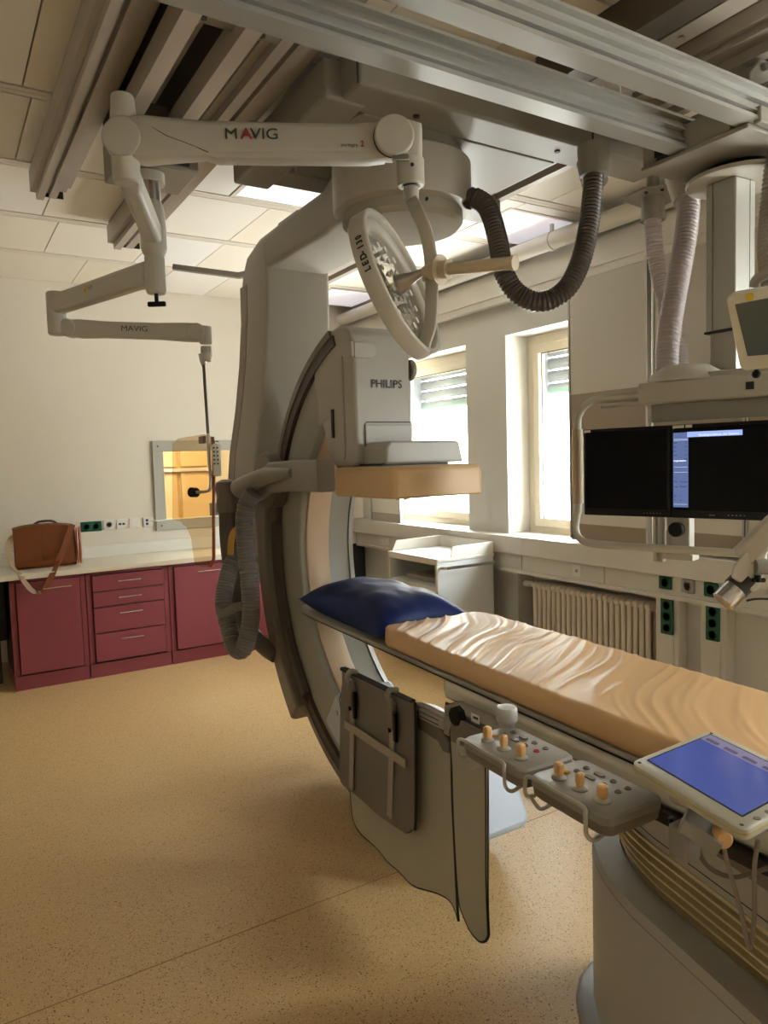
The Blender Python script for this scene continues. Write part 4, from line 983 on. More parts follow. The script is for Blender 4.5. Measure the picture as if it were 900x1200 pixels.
# monitor plane
MA = P(684, 553, 2.78); MB_ = P(900, 553, 2.34); mdir = (MB_-MA); mdir.z = 0; mdir.normalize(); mn = mdir.cross(U).normalized()
if mn.dot(CAM-MA) < 0: mn = -mn
M0 = Vector((MA.x, MA.y, 0))
def MP(s_, z, d=0): return M0+mdir*s_+mn*d+U*z
def mbox(mb, s0_, s1_, z0_, z1_, d0, d1, r_=0):
    mb.loft([[MP(s_, z, d) for s_, z in ((s0_, z0_), (s1_, z0_), (s1_, z1_), (s0_, z1_))] for d in (d0, d1)]); return mb
zc = 1.523
b = MB(); mbox(b, .20, 1.3, 1.765, 1.845, -.20, -.03); b.build('header_box', M['med'], ms, bevel=.008, seg=3)
b = MB(); mbox(b, .36, 1.3, 1.845, 1.868, -.22, -.08); b.build('header_lid', M['med'], ms, bevel=.004)
b = MB(); b.lathe(MP(.33, 1.845, -.15), U, [(.13, 0), (.12, .03), (.08, .055), (.03, .062), (.001, .063)], seg=40); b.build('cable_dome', M['med2'], ms, smooth=60)
b = MB(); mbox(b, .57, .595, 1.79, 1.815, -.03, -.028); b.build('port', M['ink'], ms)
b = MB(); mbox(b, .24, 1.3, 1.70, 1.765, -.09, -.06); b.build('mount_plate', M['medg'], ms)
b = MB(); mbox(b, .30, .38, 1.22, 1.36, -.10, -.05); bk_ = b.build('knob_bracket', mat('bracket_grey', 'a9a49b', .4, metal=.2), ms, bevel=.004)
b = MB(); mbox(b, .285, .395, 1.205, 1.225, -.10, -.04); b.build('bracket_foot', M['med2'], bk_)
b = MB(); b.cyl(MP(.34, 1.315, -.05), MP(.34, 1.315, -.02), .026, seg=24).build('black_knob', M['blackp'], ms, bevel=.004)
b = MB(); mbox(b, .265, .28, 1.19, 1.36, -.09, -.06); mbox(b, .29-.045, .255, 1.19, 1.36, -.09, -.06); b.build('rear_bar', M['med'], ms)
# tube frame
fz = 1.20
fp = [MP(.22, 1.80, -.06), MP(.05, 1.80, -.05), MP(-.0, 1.79, -.045), MP(-.035, 1.75, -.04), MP(-.045, 1.69, -.04), MP(-.045, 1.40, -.04), MP(-.05, 1.36, -.04), MP(-.055, 1.30, -.035), MP(-.03, 1.26, -.03), MP(.04, 1.245, -.02), MP(.2, 1.245, -.02), MP(1.1, 1.245, -.02)]
b = MB().tube(smoothpts(fp, 8), .0145, seg=14).build('tube_frame', M['med2'], ms)
b = MB().tube([MP(-.046, 1.69, -.04), MP(-.046, 1.40, -.04)], .021, seg=16).build('grip', mat('grip_beige', 'b09c7c', .55), b if False else ms, label='beige grip sleeve')
MB().tube([MP(.05, 1.775, -.05), MP(.22, 1.775, -.06)], .010, seg=10).build('upper_tube', M['med2'], ms)
# screens
def monitor(s0_, s1_, label):
    t = thing('monitor', label, 'monitor', MP((s0_+s1_)/2, zc, 0))
    b = MB(); mbox(b, s0_, s1_, zc-.163, zc+.163, -.045, 0); b.build('housing', M['blackp'], t, bevel=.004)
    b = MB(); mbox(b, s0_+.012, s1_-.012, zc-.135, zc+.151, 0, .0015); sc = b.build('screen', M['screen'], t)
    return t, sc
W1 = .335
t, sc = monitor(0, W1-.003, 'black switched-off flat screen, the left of the two on the tube frame')
b = MB(); mbox(b, .004, .03, zc+.150, zc+.160, .0005, .001); b.build('label_strip', M['offw'], t)
b = MB()
for k in range(6): mbox(b, .235+.012*k, .238+.012*k, zc-.15, zc-.148, .0005, .001)
b.build('control_mark', M['grey'], t)
t, sc = monitor(W1, W1+.50, 'flat screen with a lit blue side menu, right of the switched-off screen')
b = MB(); mbox(b, W1+.006, W1+.045, zc+.150, zc+.161, .0005, .001); mbox(b, W1+.05, W1+.072, zc+.150, zc+.161, .0005, .001); b.build('label_strip', M['offw'], t)
mblue = mat('screen_blue', '0a0f1c', .2, emit='5d6f9e', estr=.75); mhead = mat('screen_header', '0a0f1c', .2, emit='93a9e4', estr=.95)
b = MB(); mbox(b, W1+.008, W1+.060, zc-.125, zc+.135, .0016, .0022); sm_ = b.build('side_menu', mblue, sc)
b = MB(); mbox(b, W1+.056, W1+.235, zc+.118, zc+.136, .0023, .0028); sh_ = b.build('title_bar', mhead, sc)
wt = mat('screen_white', '101010', .2, emit='e8ecff', estr=1.0); dk = mat('screen_dark_text', '1a2340', .4)
def mtext(s_, x, z, size, m_, par, **k): return text(s_, 'screen_text', MP(x, z, .0032), mdir, U, size, m_, par, ext=.0001, **k)
mtext('Kardiogrundeinst. des Systems', W1+.095, zc+.121, .0105, wt, sh_)
mtext('Organisation', W1+.009, zc+.035, .0085, wt, sm_, bold=.0002)
for i, (a, c) in enumerate((('Bild', '15'), ('Ser', '20'), ('kV', '71'), ('mA', '1.21'), ('ms', '88'))): mtext(a, W1+.010, zc+.098-.0145*i, .0075, dk, sm_); mtext(c, W1+.048, zc+.098-.0145*i, .0075, dk, sm_)
for i, (a, c) in enumerate((('1', ''), ('Rot', 'Routine'), ('Ang', 'Winkel'), ('', ''), ('Air', '1'), ('T', '0'))): mtext(a, W1+.011, zc-.022-.0165*i, .008, dk, sm_); mtext(c, W1+.032, zc-.022-.0165*i, .008, dk, sm_)
b = MB()
for z in (.112, .108, .015, -.003, -.115): mbox(b, W1+.010, W1+.058, zc+z, zc+z+.0008, .0023, .0026)
b.build('menu_line', wt, sm_)
mtext('PHILIPS', W1+.13, zc-.152, .006, M['grey'], t)
b = MB()
for k in range(5): mbox(b, W1+.19+.0125*k, W1+.194+.0125*k, zc-.150, zc-.147, .0005, .001)
b.build('control_mark', M['grey'], t)
# small patient monitor
px_ = P(900, 385, 2.0); t = thing('patient_monitor', 'small cream monitor with grey screen tilted down, cut off by the right edge', 'monitor', P(890, 440, 2.0))
c00, c10, c11, c01 = P(868, 436, 2.08), P(960, 425, 1.98), P(960, 312, 1.90), P(850, 347, 2.0)
nn = (c10-c00).cross(c01-c00).normalized()
if nn.dot(CAM-c00) < 0: nn = -nn
c11 = c10+(c01-c00)
def bil(u, v): return (c00*(1-u)+c10*u)*(1-v)+(c01*(1-u)+c11*u)*v
b = MB(); rg = []
for k, e in ((-.09, .12), (-.06, .03), (-.01, 0), (0, .012)):
    rg.append([bil(e+(1-2*e)*u, e+(1-2*e)*v)+nn*k for u, v in [((x+.5), (y+.5)) for x, y in rrect(1, 1, .09, 5)]])
b.loft(rg); b.build('housing', mat('monitor_cream', 'd0cab8', .4), t, smooth=50)
b = MB(); b.loft([[bil(u, v)+nn*k for u, v in ((.13, .2), (.95, .16), (.95, .9), (.10, .88))] for k in (-.001, .001)]); scm = b.build('screen', mat('screen_reflection_grey', '59635f', .15), t)  # reflection on the glass is put into the screen's grey colour
b = MB(); b.cyl(bil(.30, .945), bil(.30, .945)+nn*.002, .011, seg=20); b.build('round_sticker', mat('sticker_yellow', 'd2b330', .5), t)
b = MB(); b.tube([bil(.2, -.02)-nn*.03, bil(.18, -.1)-nn*.03], .006, seg=10).sphere(bil(.18, -.1)-nn*.03, .012); b.build('wing_screw', M['blackp'], t)
b = MB(); b.tube(smoothpts([bil(.36, 1.0)-nn*.05, bil(.42, 1.09)-nn*.05, bil(.7, 1.17)-nn*.05, bil(1, 1.2)-nn*.05], 5), .014, seg=10); b.build('carry_handle', M['medg'], t)
b = MB(); b.cyl(bil(.5, 0)-nn*.05, bil(.5, -.18)-nn*.09, .03, seg=20); b.build('stand', M['med2'], t)
# hoses of the suspension
t = thing('suspension_hose', 'pale corrugated hose hanging from the grey beam down to the monitor header', 'hose', P(803, 220, 2.9))
hose([P(806, 228, 2.88), P(807, 245, 2.87), P(803, 280, 2.85), P(795, 325, 2.83), P(787, 370, 2.80), P(782, 410, 2.78), P(781, 446, 2.76)], .044, 'corrugated_hose', M['hose_l'], t)
b = MB(); b.cyl(P(800, 206, 2.9), P(806, 234, 2.88), .066, .056, seg=32).build('cuff', M['med2'], t)
b = MB().box((2.62, 2.18, 2.80), (3.3, 2.36, 2.98)); b.bm.clear()
t = thing('suspension_hose', 'pale corrugated hose dropping from the square ceiling plate, crossing behind the other hose', 'hose', (3.0, 2.5, 2.9))
D3 = 3.55
hose([P(765, 257, D3), P(767, 290, D3), P(773, 325, D3), P(783, 365, D3-.05), P(793, 405, D3-.1), P(799, 440, D3-.15)], .042, 'corrugated_hose', M['hose_l'], t)
tp = P(765, 232, D3)
b = MB(); b.cyl((tp.x, tp.y, tp.z-.11), (tp.x, tp.y, tp.z), .056, .054, seg=32).build('cuff', M['medg'], t)
pl_ = MB().prism([(tp.x-.14, tp.y-.06), (tp.x-.08, tp.y-.14), (tp.x+.13, tp.y-.11), (tp.x+.15, tp.y+.06), (tp.x+.09, tp.y+.13), (tp.x-.12, tp.y+.1)], 2, tp.z, tp.z+.012).build('ceiling_plate', M['medg'], t, bevel=.003)
MB().cyl((tp.x, tp.y, tp.z+.012), (tp.x, tp.y, ZC), .03, seg=20).build('drop_tube', M['medg'], t)
b = MB()
for dx, dy in ((-.1, -.04), (-.06, -.1), (.1, -.08), (.1, .05)): b.cyl((tp.x+dx, tp.y+dy, tp.z), (tp.x+dx, tp.y+dy, tp.z-.008), .008, seg=8)
b.build('bolt', M['dark'], pl_)
t = thing('suspension_hose', 'grey corrugated hose at the right edge above the small tilted monitor', 'hose', P(905, 290, 2.4))
hose([P(915, 150, 2.4), P(906, 200, 2.4), P(901, 250, 2.4), P(899, 300, 2.35), P(905, 345, 2.3)], .03, 'corrugated_hose', M['medg'], t)

# ================================================================== TREATMENT TABLE
TX, TY, TA = 1.645, 1.5, R(3)
tdx = Vector((math.cos(TA), -math.sin(TA), 0)); tdy = Vector((math.sin(TA), math.cos(TA), 0)); T0 = Vector((TX, TY, 0))
def TP(x, y, z): return T0+tdx*x+tdy*y+U*z
def tl(p):       # world point to table coordinates
    q = Vector(p)-T0; return Vector((q.dot(tdx), q.dot(tdy), q.z))
class TB(MB):
    def build(s, *a, **k):
        s.bm.transform(Matrix.Translation(T0) @ Matrix.Rotation(-TA, 4, 'Z')); return MB.build(s, *a, **k)
tb = thing('treatment_table', 'long narrow treatment table with grey carbon top on a broad grey pedestal', 'table', (TX, TY, 0), -TA)
# carbon top with rounded head end
ol = [(-.245, -1.7), (.245, -1.7), (.245, 1.55), (.235, 1.72), (.19, 1.83), (.10, 1.87), (-.10, 1.87), (-.19, 1.83), (-.235, 1.72), (-.245, 1.55)]
b = TB(); b.prism(ol, 2, .852, .868); b.build('table_top', mat('table_top_grey', 'a49d92', .4), tb, bevel=.004)
b = TB(); b.prism([(x*1.004, y if y < 1.6 else y+.001) for x, y in ol], 2, .849, .853); b.build('dark_edge', M['ink'], tb)
b = TB(); b.prism([(-.268, -1.6), (.268, -1.6), (.268, .40), (.235, .46), (-.235, .46), (-.268, .40)], 2, .795, .849); b.build('top_frame', mat('table_cream', 'd8d1bf', .4), tb, bevel=.014, seg=4)
b = TB(); b.box((-.29, -1.5, .782), (-.26, .36, .794)); b.box((-.296, -1.5, .772), (-.288, .36, .802)); b.build('side_rail', M['dark'], tb, bevel=.002)
# upper body under the top
b = TB(); b.prism([(-.2, -1.6), (.3, -1.6), (.3, -.30), (.2, -.2), (-.05, -.2), (-.2, -.35)], 2, .78, .797); b.build('carriage', M['medd'], tb, bevel=.01)
def q3(x, y, z): return TP(x, y, z)
OUTL = [(.10, -.03), (.0, -.04), (-.06, -.065), (-.11, -.105), (-.155, -.165), (-.19, -.225), (-.222, -.30), (-.247, -.38), (-.266, -.478), (-.298, -.645), (-.33, -.80), (-.36, -1.0), (-.38, -1.25), (-.39, -1.5)]
def planring(_a, ins, z, grow=0, dy=0, **k):
    left = []
    for i, (x, y) in enumerate(OUTL):
        p = OUTL[max(i-1, 0)]; q = OUTL[min(i+1, len(OUTL)-1)]; tx, ty = q[0]-p[0], q[1]-p[1]; l = math.hypot(tx, ty)
        nx_, ny2 = -ty/l, tx/l          # inward normal
        if i == 0: nx_, ny2 = 0, -1
        left.append((x+nx_*ins, y+ny2*ins+dy))
    right = [(.2-x, y) for x, y in left[1:]][::-1]
    return [(x, y, z) for x, y in left+right]
NY = -.10
b = TB(); b.loft([planring(0, .0, .03), planring(0, .0, .485), planring(0, .004, .492), planring(0, .075, .50), planring(0, .08, .49)]); ped = b.build('pedestal', mat('pedestal_grey', 'aca69a', .42, var=.01), tb, smooth=35)
b = TB(); b.loft([planring(0, -.001, .462), planring(0, -.001, .465)], cap=False); b.build('shell_seam', M['medd'], ped)
b = TB()
b.loft([planring(0, .088+(.030 if i % 2 else 0)-.007*i, .49+.018*i) for i in range(11)]); bw_ = b.build('bellows', M['bellow'], tb, smooth=20)
for i in range(0, 11, 2): TB().tube([Vector(p) for p in planring(0, .088-.007*i, .49+.018*i)], .0035, seg=6).build('fold_highlight', mat('fold_highlight', 'cbb78c', .5) if i == 0 else bpy.data.materials['fold_highlight'], bw_)  # lighter tubes paint a highlight on the outer ridges so the folds show
b = TB(); b.loft([planring(0, .03, .655, dy=-.05), planring(0, .01, .66, dy=-.05), planring(0, .01, .775, dy=-.05), planring(0, .05, .79, dy=-.05)]); ub = b.build('upper_body', M['med'], tb)
b = TB(); b.loft([planring(0, .008, .752, dy=-.05), planring(0, .008, .776, dy=-.05)], cap=False); b.build('upper_band', M['medd'], ub)
b = TB(); b.loft([planring(0, .007, .69, dy=-.05), planring(0, .007, .693, dy=-.05)], cap=False); b.build('panel_gap', M['ink'], ub)
b = TB(); b.prism([(-.17, -1.5), (-.13, -.16), (-.1, -.06), (-.03, -.01), (.06, .0), (.5, -.05), (.6, -1.5)], 2, .0, .022)
b.bm.clear(); b.loft([planring(0, -.05, 0), planring(0, -.05, .018), planring(0, -.035, .03)]); b.build('floor_plate', mat('floor_plate', '8f8c88', .4, metal=.2), tb)

# mattress with wrinkled vinyl cover
mt = MB(); nx, ny_ = 56, 460; y_a, y_b = -1.62, .90
def mwid(v):      # half width, rounded corners at the head end
    d = y_b-v; r_ = .07
    return .243 if d > r_ else .243-r_+math.sqrt(max(0, r_*r_-(r_-d)**2))
def wr(x, y):
    p = Vector((x*2.2, y*2.2, .3)); w1 = noise.noise(p)*.5; q = (y*1.0-x*.75+w1*.30)
    a = noise.noise(Vector((x*1.2, q*13, 1.7))); b2 = noise.noise(Vector((x*1.8, q*26, 5.1)))
    fade = .35+.65*max(0, min(1, (y+.5)/.9))
    c = noise.noise(Vector((x*2.5+7, y*2.5, 3)))
    ridge = (1-abs(a)*2.2)
    ridge = max(0, ridge)**4
    a3 = noise.noise(Vector((x*1.6+4, q*24, 8.2))); r3 = max(0, 1-abs(a3)*2.6)**4
    mask = .4+.6*max(0, min(1, .5+noise.noise(Vector((x*3, y*2.2, 11)))*1.6))
    return (ridge*.0062+r3*.0040*mask+b2*.0018+c*.003)*fade
top = []
ylist = [y_a+(y_b-y_a)*j/ny_ for j in range(ny_+1)]
ylist = [y for y in ylist if y < y_b-.075]+[y_b-.07*(1-math.sin(PI/2*k/12)) for k in range(13)]
rings_ = []
for y in ylist:
    hw = mwid(y); ring = []
    for i in range(nx+1):
        x = -hw+2*hw*i/nx; e = max(0, 1-(hw-abs(x))/.012); e2 = max(0, 1-(y_b-y)/.02)
        z = .944+wr(x, y)*(1-.6*e) - .005*e*e - .010*e2*e2
        ring.append(Vector((x, y, z)))
    # sides down
    hw2 = hw+.003+.003*noise.noise(Vector((y*6, 1, 0)))
    for z_ in (.91, .885, .872): ring.append(Vector((hw2 if z_ > .88 else hw-.003, y, z_)))
    for z_ in (.872, .885, .91): ring.append(Vector((-(hw2 if z_ > .88 else hw-.003), y, z_)))
    rings_.append(ring)
mt.loft(rings_); mt.bm.transform(Matrix.Translation(T0) @ Matrix.Rotation(-TA, 4, 'Z'))
mo = mt.build('mattress', M['vinyl'], smooth=70)
tag(mo, 'long beige wrinkled vinyl mattress pad lying on the treatment table', 'mattress')

# navy pillow
pw = MB(); nu, nv = 44, 60; PCx, PCy, PL, PWd, PH = -.005, 1.33, .86, .47, .155
def pil(u, v, top_):
    # u across (-1..1), v along (-1..1)
    eu, ev = abs(u), abs(v)
    prof_ = ((1-eu**3.2)*(1-ev**4.5)); prof_ = max(0, prof_)**.62
    k = 1-.10*(1-eu**2)*ev**6; k2 = 1-.12*(1-ev**2)*eu**6
    x = u*PWd/2*k2; y = v*PL/2*k
    w_ = noise.noise(Vector((x*7, y*7, 2)))*.010+noise.noise(Vector((x*16, y*9, 5)))*.006
    edge = (max(eu, ev))**6
    w_ += .003*math.sin(u*17+v*3)*ev**5*(1-eu**4)
    z = .872+.028 + ((PH-.03)*prof_+w_*(prof_**.5) if top_ else -.026*min(1, prof_*1.6))
    if not top_: z = .8695+ (.030)*(1-min(1, prof_*1.8))
    # droop the pointed far-left corner upward slightly
    z += .018*max(0, -u)**3*max(0, v)**3
    return Vector((PCx+x, PCy+y, z))
for top_ in (True, False):
    vs = [pil(-1+2*i/nu, -1+2*j/nv, top_) for j in range(nv+1) for i in range(nu+1)]
    fs = [(j*(nu+1)+i, j*(nu+1)+i+1, (j+1)*(nu+1)+i+1, (j+1)*(nu+1)+i) for j in range(nv) for i in range(nu)]
    pw._add(vs, fs)
bmesh.ops.remove_doubles(pw.bm, verts=pw.bm.verts, dist=.002)
pw.bm.transform(Matrix.Translation(T0) @ Matrix.Rotation(-TA, 4, 'Z'))
po = pw.build('pillow', M['navy'], smooth=80)
tag(po, 'plump navy blue vinyl pillow at the head end of the treatment table', 'pillow')

# control panels on the near side rail
def control_panel(c, w, l, label, red):
    t = thing('control_console', label, 'control console', TP(c[0], c[1], c[2]), -TA)
    z = c[2]
    b = TB(); b.loft([[(x, y, zz) for x, y in rrect(w-2*e, l-2*e, .022, 5, c[0], c[1])] for zz, e in ((z-.048, .012), (z-.04, .004), (z-.02, .002))]); lo = b.build('lower_shell', M['medd'], t)
    b = TB(); b.loft([[(x, y, zz) for x, y in rrect(w-2*e, l-2*e, .024, 5, c[0], c[1])] for zz, e in ((z-.02, 0), (z-.005, 0), (z, .005))]); up = b.build('top_shell', M['medg'], t)
    for k in range(3):
        x = c[0]-w*.22; y = c[1]+l*(.28-.27*k); x += .012*k*0
        b = TB(); b.lathe((x, y, z), (0, 0, 1), [(.0165, 0), (.0165, .003), (.013, .006), (.006, .007)], seg=24)
        j = b.build('joystick', M['grey'], t)
        b = TB(); b.loft([[(x+a, y+q, z+h_) for a, q in rrect(s_, s_*(.75 if k == 1 else 1), .004, 3)] for h_, s_ in ((.006, .015), (.018, .0185), (.032, .018), (.036, .012))]); b.build('grip', M['orange'], j, bevel=.001)
    bt = []
    for i in range(4):
        for q in range(2): bt.append((c[0]+w*(.12+.17*q), c[1]+l*(.30-.17*i), z))
    for i, p in enumerate(bt):
        b = TB()
        if i in (2, 3): b.loft([[(p[0]+x, p[1]+y, zz) for x, y in rrect(.013, .028, .006, 4)] for zz in (z-.001, z+.003)])
        else: b.lathe(p, (0, 0, 1), [(.0075, 0), (.0075, .002), (.005, .0035), (.004, .002)], seg=16)
        b.build('button', M['medd'] if not (red and i == 6) else M['inkr'], t, label='red button' if red and i == 6 else None)
    b = TB(); b.lathe((c[0]-w*.02, c[1]+l*.33, z), (0, 0, 1), [(.008, 0), (.008, .003), (.005, .004)], seg=16); b.build('button', M['yellow'], t, label='yellow button')
    xe = c[0]-w/2
    pts = [(xe+.01, c[1]+l*.44, z-.045), (xe-.012, c[1]+l*.45, z-.04), (xe-.017, c[1]+l*.44, z-.01), (xe-.012, c[1]+l*.40, z+.006), (xe-.012, c[1]+l*.0, z+.006), (xe-.012, c[1]-l*.28, z+.006), (xe-.017, c[1]-l*.33, z-.01), (xe-.014, c[1]-l*.33, z-.045), (xe+.0, c[1]-l*.36, z-.057), (xe+.03, c[1]-l*.38, z-.045)]
    b = TB().tube(smoothpts(pts, 6), .0045, seg=10).build('guard_rail', M['med'], t)
    b = TB().tube(smoothpts([(xe-.002, c[1]+l*.44, z-.045), (xe+.012, c[1]+l*.38, z-.07), (xe+.03, c[1]+l*.3, z-.055)], 6), .0045, seg=8).build('hook', M['med'], t)
    TB().box((c[0]+w*.3, c[1]-l*.3, z-.07), (c[0]+w*.62, c[1]+l*.3, z-.03)).build('mounting_clamp', M['dark'], t, bevel=.003)
    return t
p1 = tl((1.155, 1.285, .90)); p2 = tl((1.145, 1.045, .90))
control_panel((p1.x, p1.y+.010, .895), .165, .238, 'grey control panel with three orange joysticks and a red button, next to the lead curtains', True)
control_panel((p2.x, p2.y-.002, .895), .165, .235, 'grey control panel with three orange joysticks, beside the tilted touch screen', False)
kt = thing('clamp_knob', 'pale round grip knob standing up between the control panel and the table edge', 'knob', tuple(AX(594, 842, 2, .87)))
c = AX(594, 850, 2, .89)
MB().lathe((c.x, c.y, .80), (0, 0, 1), [(.02, 0), (.02, .095), (.023, .100), (.027, .103), (.0285, .108), (.0285, .134), (.025, .140), (.001, .143)], seg=32).build('knob', mat('knob_grey', 'b8b6ae', .35), kt, smooth=50)

# tilted touch screen
tt = thing('touch_screen', 'tilted beige-framed touch screen showing a plain blue page above the pedestal', 'touch screen', (1.2, .8, .9))
q00, q10, q11, q01 = Vector(AX(738, 893, 2, .985)), Vector(AX(832, 855, 2, .985)), None, Vector(AX(872, 976, 2, .985))
q00.z = q10.z = .985
ea_ = (q10-q00); el_ = (q01-q00)
LA, LB = ea_.length, el_.length; ea_.normalize(); el_.normalize(); tn = ea_.cross(el_)
if tn.z < 0: tn = -tn
tc_ = q00+ea_*LA/2+el_*LB/2
def SR(w, l, r_, k, cx_=0, cy_=0): return [tc_+ea_*(x+cx_)+el_*(y+cy_)+tn*k for x, y in rrect(w, l, r_, 5)]
b = MB(); b.loft([SR(LA-2*e, LB-2*e, .02, k) for k, e in ((-.026, .012), (-.018, .001), (-.01, 0))]); b.build('back_shell', M['med2'], tt)
b = MB(); b.loft([SR(LA, LB, .02, k) for k in (-.0105, -.0065)]); b.build('yellow_seam', M['yel'], tt)
b = MB(); b.loft([SR(LA-2*e, LB-2*e, .02, k) for k, e in ((-.0065, 0), (-.001, .001), (.001, .004))]); fr_ = b.build('front_frame', mat('frame_beige', 'b7b2a0', .4), tt)
b = MB(); b.loft([SR(LA*.80, LB*.845, .003, k, .008, -.006) for k in (.0008, .0016)]); b.build('screen_bezel', M['ink'], tt)
b = MB(); b.loft([SR(LA*.775, LB*.82, .002, k, .008, -.006) for k in (.0016, .002)]); sb = b.build('screen', mat('blue_screen', '101c50', .15, emit='5964a4', estr=.5), tt)
b = MB(); b.loft([SR(LA*.13, LB*.82, .002, k, LA*.318+.008, -.006) for k in (.0021, .0025)]); b.build('menu_bar', mat('screen_menu', '201c2c', .2, emit='8d85a0', estr=.6), sb)
b = MB()
for k in range(5): b.loft([SR(LA*.045, LB*.12, .004, kk, LA*.318+.0, -LB*.34+LB*.17*k) for kk in (.0026, .0029)])
b.build('menu_tab', mat('screen_tab', '201c2c', .2, emit='5e5870', estr=.6), sb)
b = MB()
for k, (a, c2) in enumerate(((-.46, -.46), (-.46, .46), (.46, -.46))): p = tc_+ea_*(LA*a*.97)+el_*(LB*c2*.97); b.cyl(p+tn*.001, p+tn*.0016, .0035, seg=12)
b.build('screw', M['ink'], fr_)
for k in range(3):
    p = tc_+ea_*(LA*(-.3+.13*k))+el_*(LB*.46); MB().cyl(p+tn*.001, p+tn*.002, .006, seg=16).build('button', M['medd'], tt)
b = MB().beam(tc_-tn*.026+ea_*.02-el_*.06, tc_-tn*.10+ea_*.02-el_*.06, .11, .10, up=ea_).build('mounting_block', M['med'], tt, bevel=.006)
c3 = tc_-tn*.055-ea_*.075-el_*.02
kb2 = P(850, 986, 1.26)
b = MB().beam(P(800, 960, 1.31), P(845, 990, 1.28), .05, .03).box(tuple(P(802, 985, 1.34)-Vector((.02, .02, .03))), tuple(P(802, 985, 1.34)+Vector((.02, .02, .03)))).build('bracket', M['medg'], tt, bevel=.003)
b = MB().lathe(kb2+cf*.04, -cf, [(.012, 0), (.0165, .02), (.0165, .034), (.013, .038)], seg=24).build('orange_knob', M['orange'], tt)
b = MB().tube(smoothpts([P(848, 990, 1.30), P(852, 1010, 1.31), P(862, 1045, 1.32), P(870, 1075, 1.32), P(876, 1105, 1.32), P(880, 1108, 1.32), P(884, 1070, 1.32), P(884, 1020, 1.30), P(888, 985, 1.28)], 8), .004, seg=8).build('cable', mat('cable_grey', '8d8374', .5), tt)
b = MB().tube(smoothpts([P(818, 985, 1.34), P(822, 1005, 1.35), P(836, 1020, 1.36), P(860, 1028, 1.37), P(885, 1022, 1.36), P(915, 1012, 1.34)], 8), .0045, seg=8).build('cable', M['medd'], tt)
for k, (x, y) in enumerate(((786, 958), (793, 964), (800, 968))): MB().cyl(P(x, y, 1.36), P(x+4, y+14, 1.36), .006, seg=10).build('connector', [M['ink'], M['white'], M['ink']][k], tt)

# accessory clamp, swing arm, lead curtains
cl_ = thing('curtain_arm', 'grey clamp and swing arm fixed to the table side carrying the lead curtains', 'arm', TP(-.3, .3, .8), -TA)
def CP(y, z, x=1.30): return Vector((x, y, z))
b = MB()
Q = lambda px, py, x=1.30: AX(px, py, 0, x)
b.loft([[Vector((x, p.y, p.z)) for p in (Q(520, 812), Q(581, 845), Q(581, 842-12+0), Q(560, 828), Q(520, 810-8))] for x in (1.285, 1.35)]); b.bm.clear()
a0_ = Q(523, 818); a1_ = Q(580, 838)
b.box((1.29, a1_.y, .80), (1.36, a0_.y, .835)); b.box((1.285, a1_.y+.02, .745), (1.30, a0_.y, .80)); b.build('clamp_body', M['medg'], cl_, bevel=.004)
b = MB(); k_ = Q(540, 838, 1.28)
b.lathe(k_, (-1, 0, 0), [(.026, 0), (.030, .003), (.030, .022), (.026, .026)], seg=8).build('black_knob', M['blackp'], cl_, smooth=20)
b = MB(); l_ = Q(557, 842, 1.284); b.box((1.283, l_.y-.018, l_.z-.012), (1.285, l_.y+.018, l_.z+.012)).build('label_plate', M['white'], cl_)
MB().box((1.2825, l_.y-.014, l_.z-.001), (1.283, l_.y+.008, l_.z+.006)).build('label_print', M['ink'], cl_)
u0, u1 = Q(490, 812, 1.30), Q(523, 838, 1.30)
b = MB(); b.box((1.29, u1.y, .79), (1.315, u0.y, .80)); b.box((1.285, u1.y, .755), (1.31, u0.y-.02, .79)); b.build('swing_arm', M['grey'], cl_, bevel=.004)
b = MB()
for z in (.765, .78): b.box((1.283, u1.y+.02, z), (1.286, u0.y-.03, z+.002))
b.build('groove', M['dark'], cl_)
r0, r1 = Q(405, 782, 1.30), Q(487, 818, 1.30)
zr = .805
b = MB(); b.box((1.285, r1.y, zr-.035), (1.30, r0.y, zr)); b.box((1.275, r1.y, zr-.012), (1.285, r0.y, zr)).build('hanging_rail', M['dark'], cl_, bevel=.002)
b = MB().tube([CP(r1.y, .785), CP(u0.y-.01, .785)], .012, seg=12).build('pin', M['steel'], cl_)
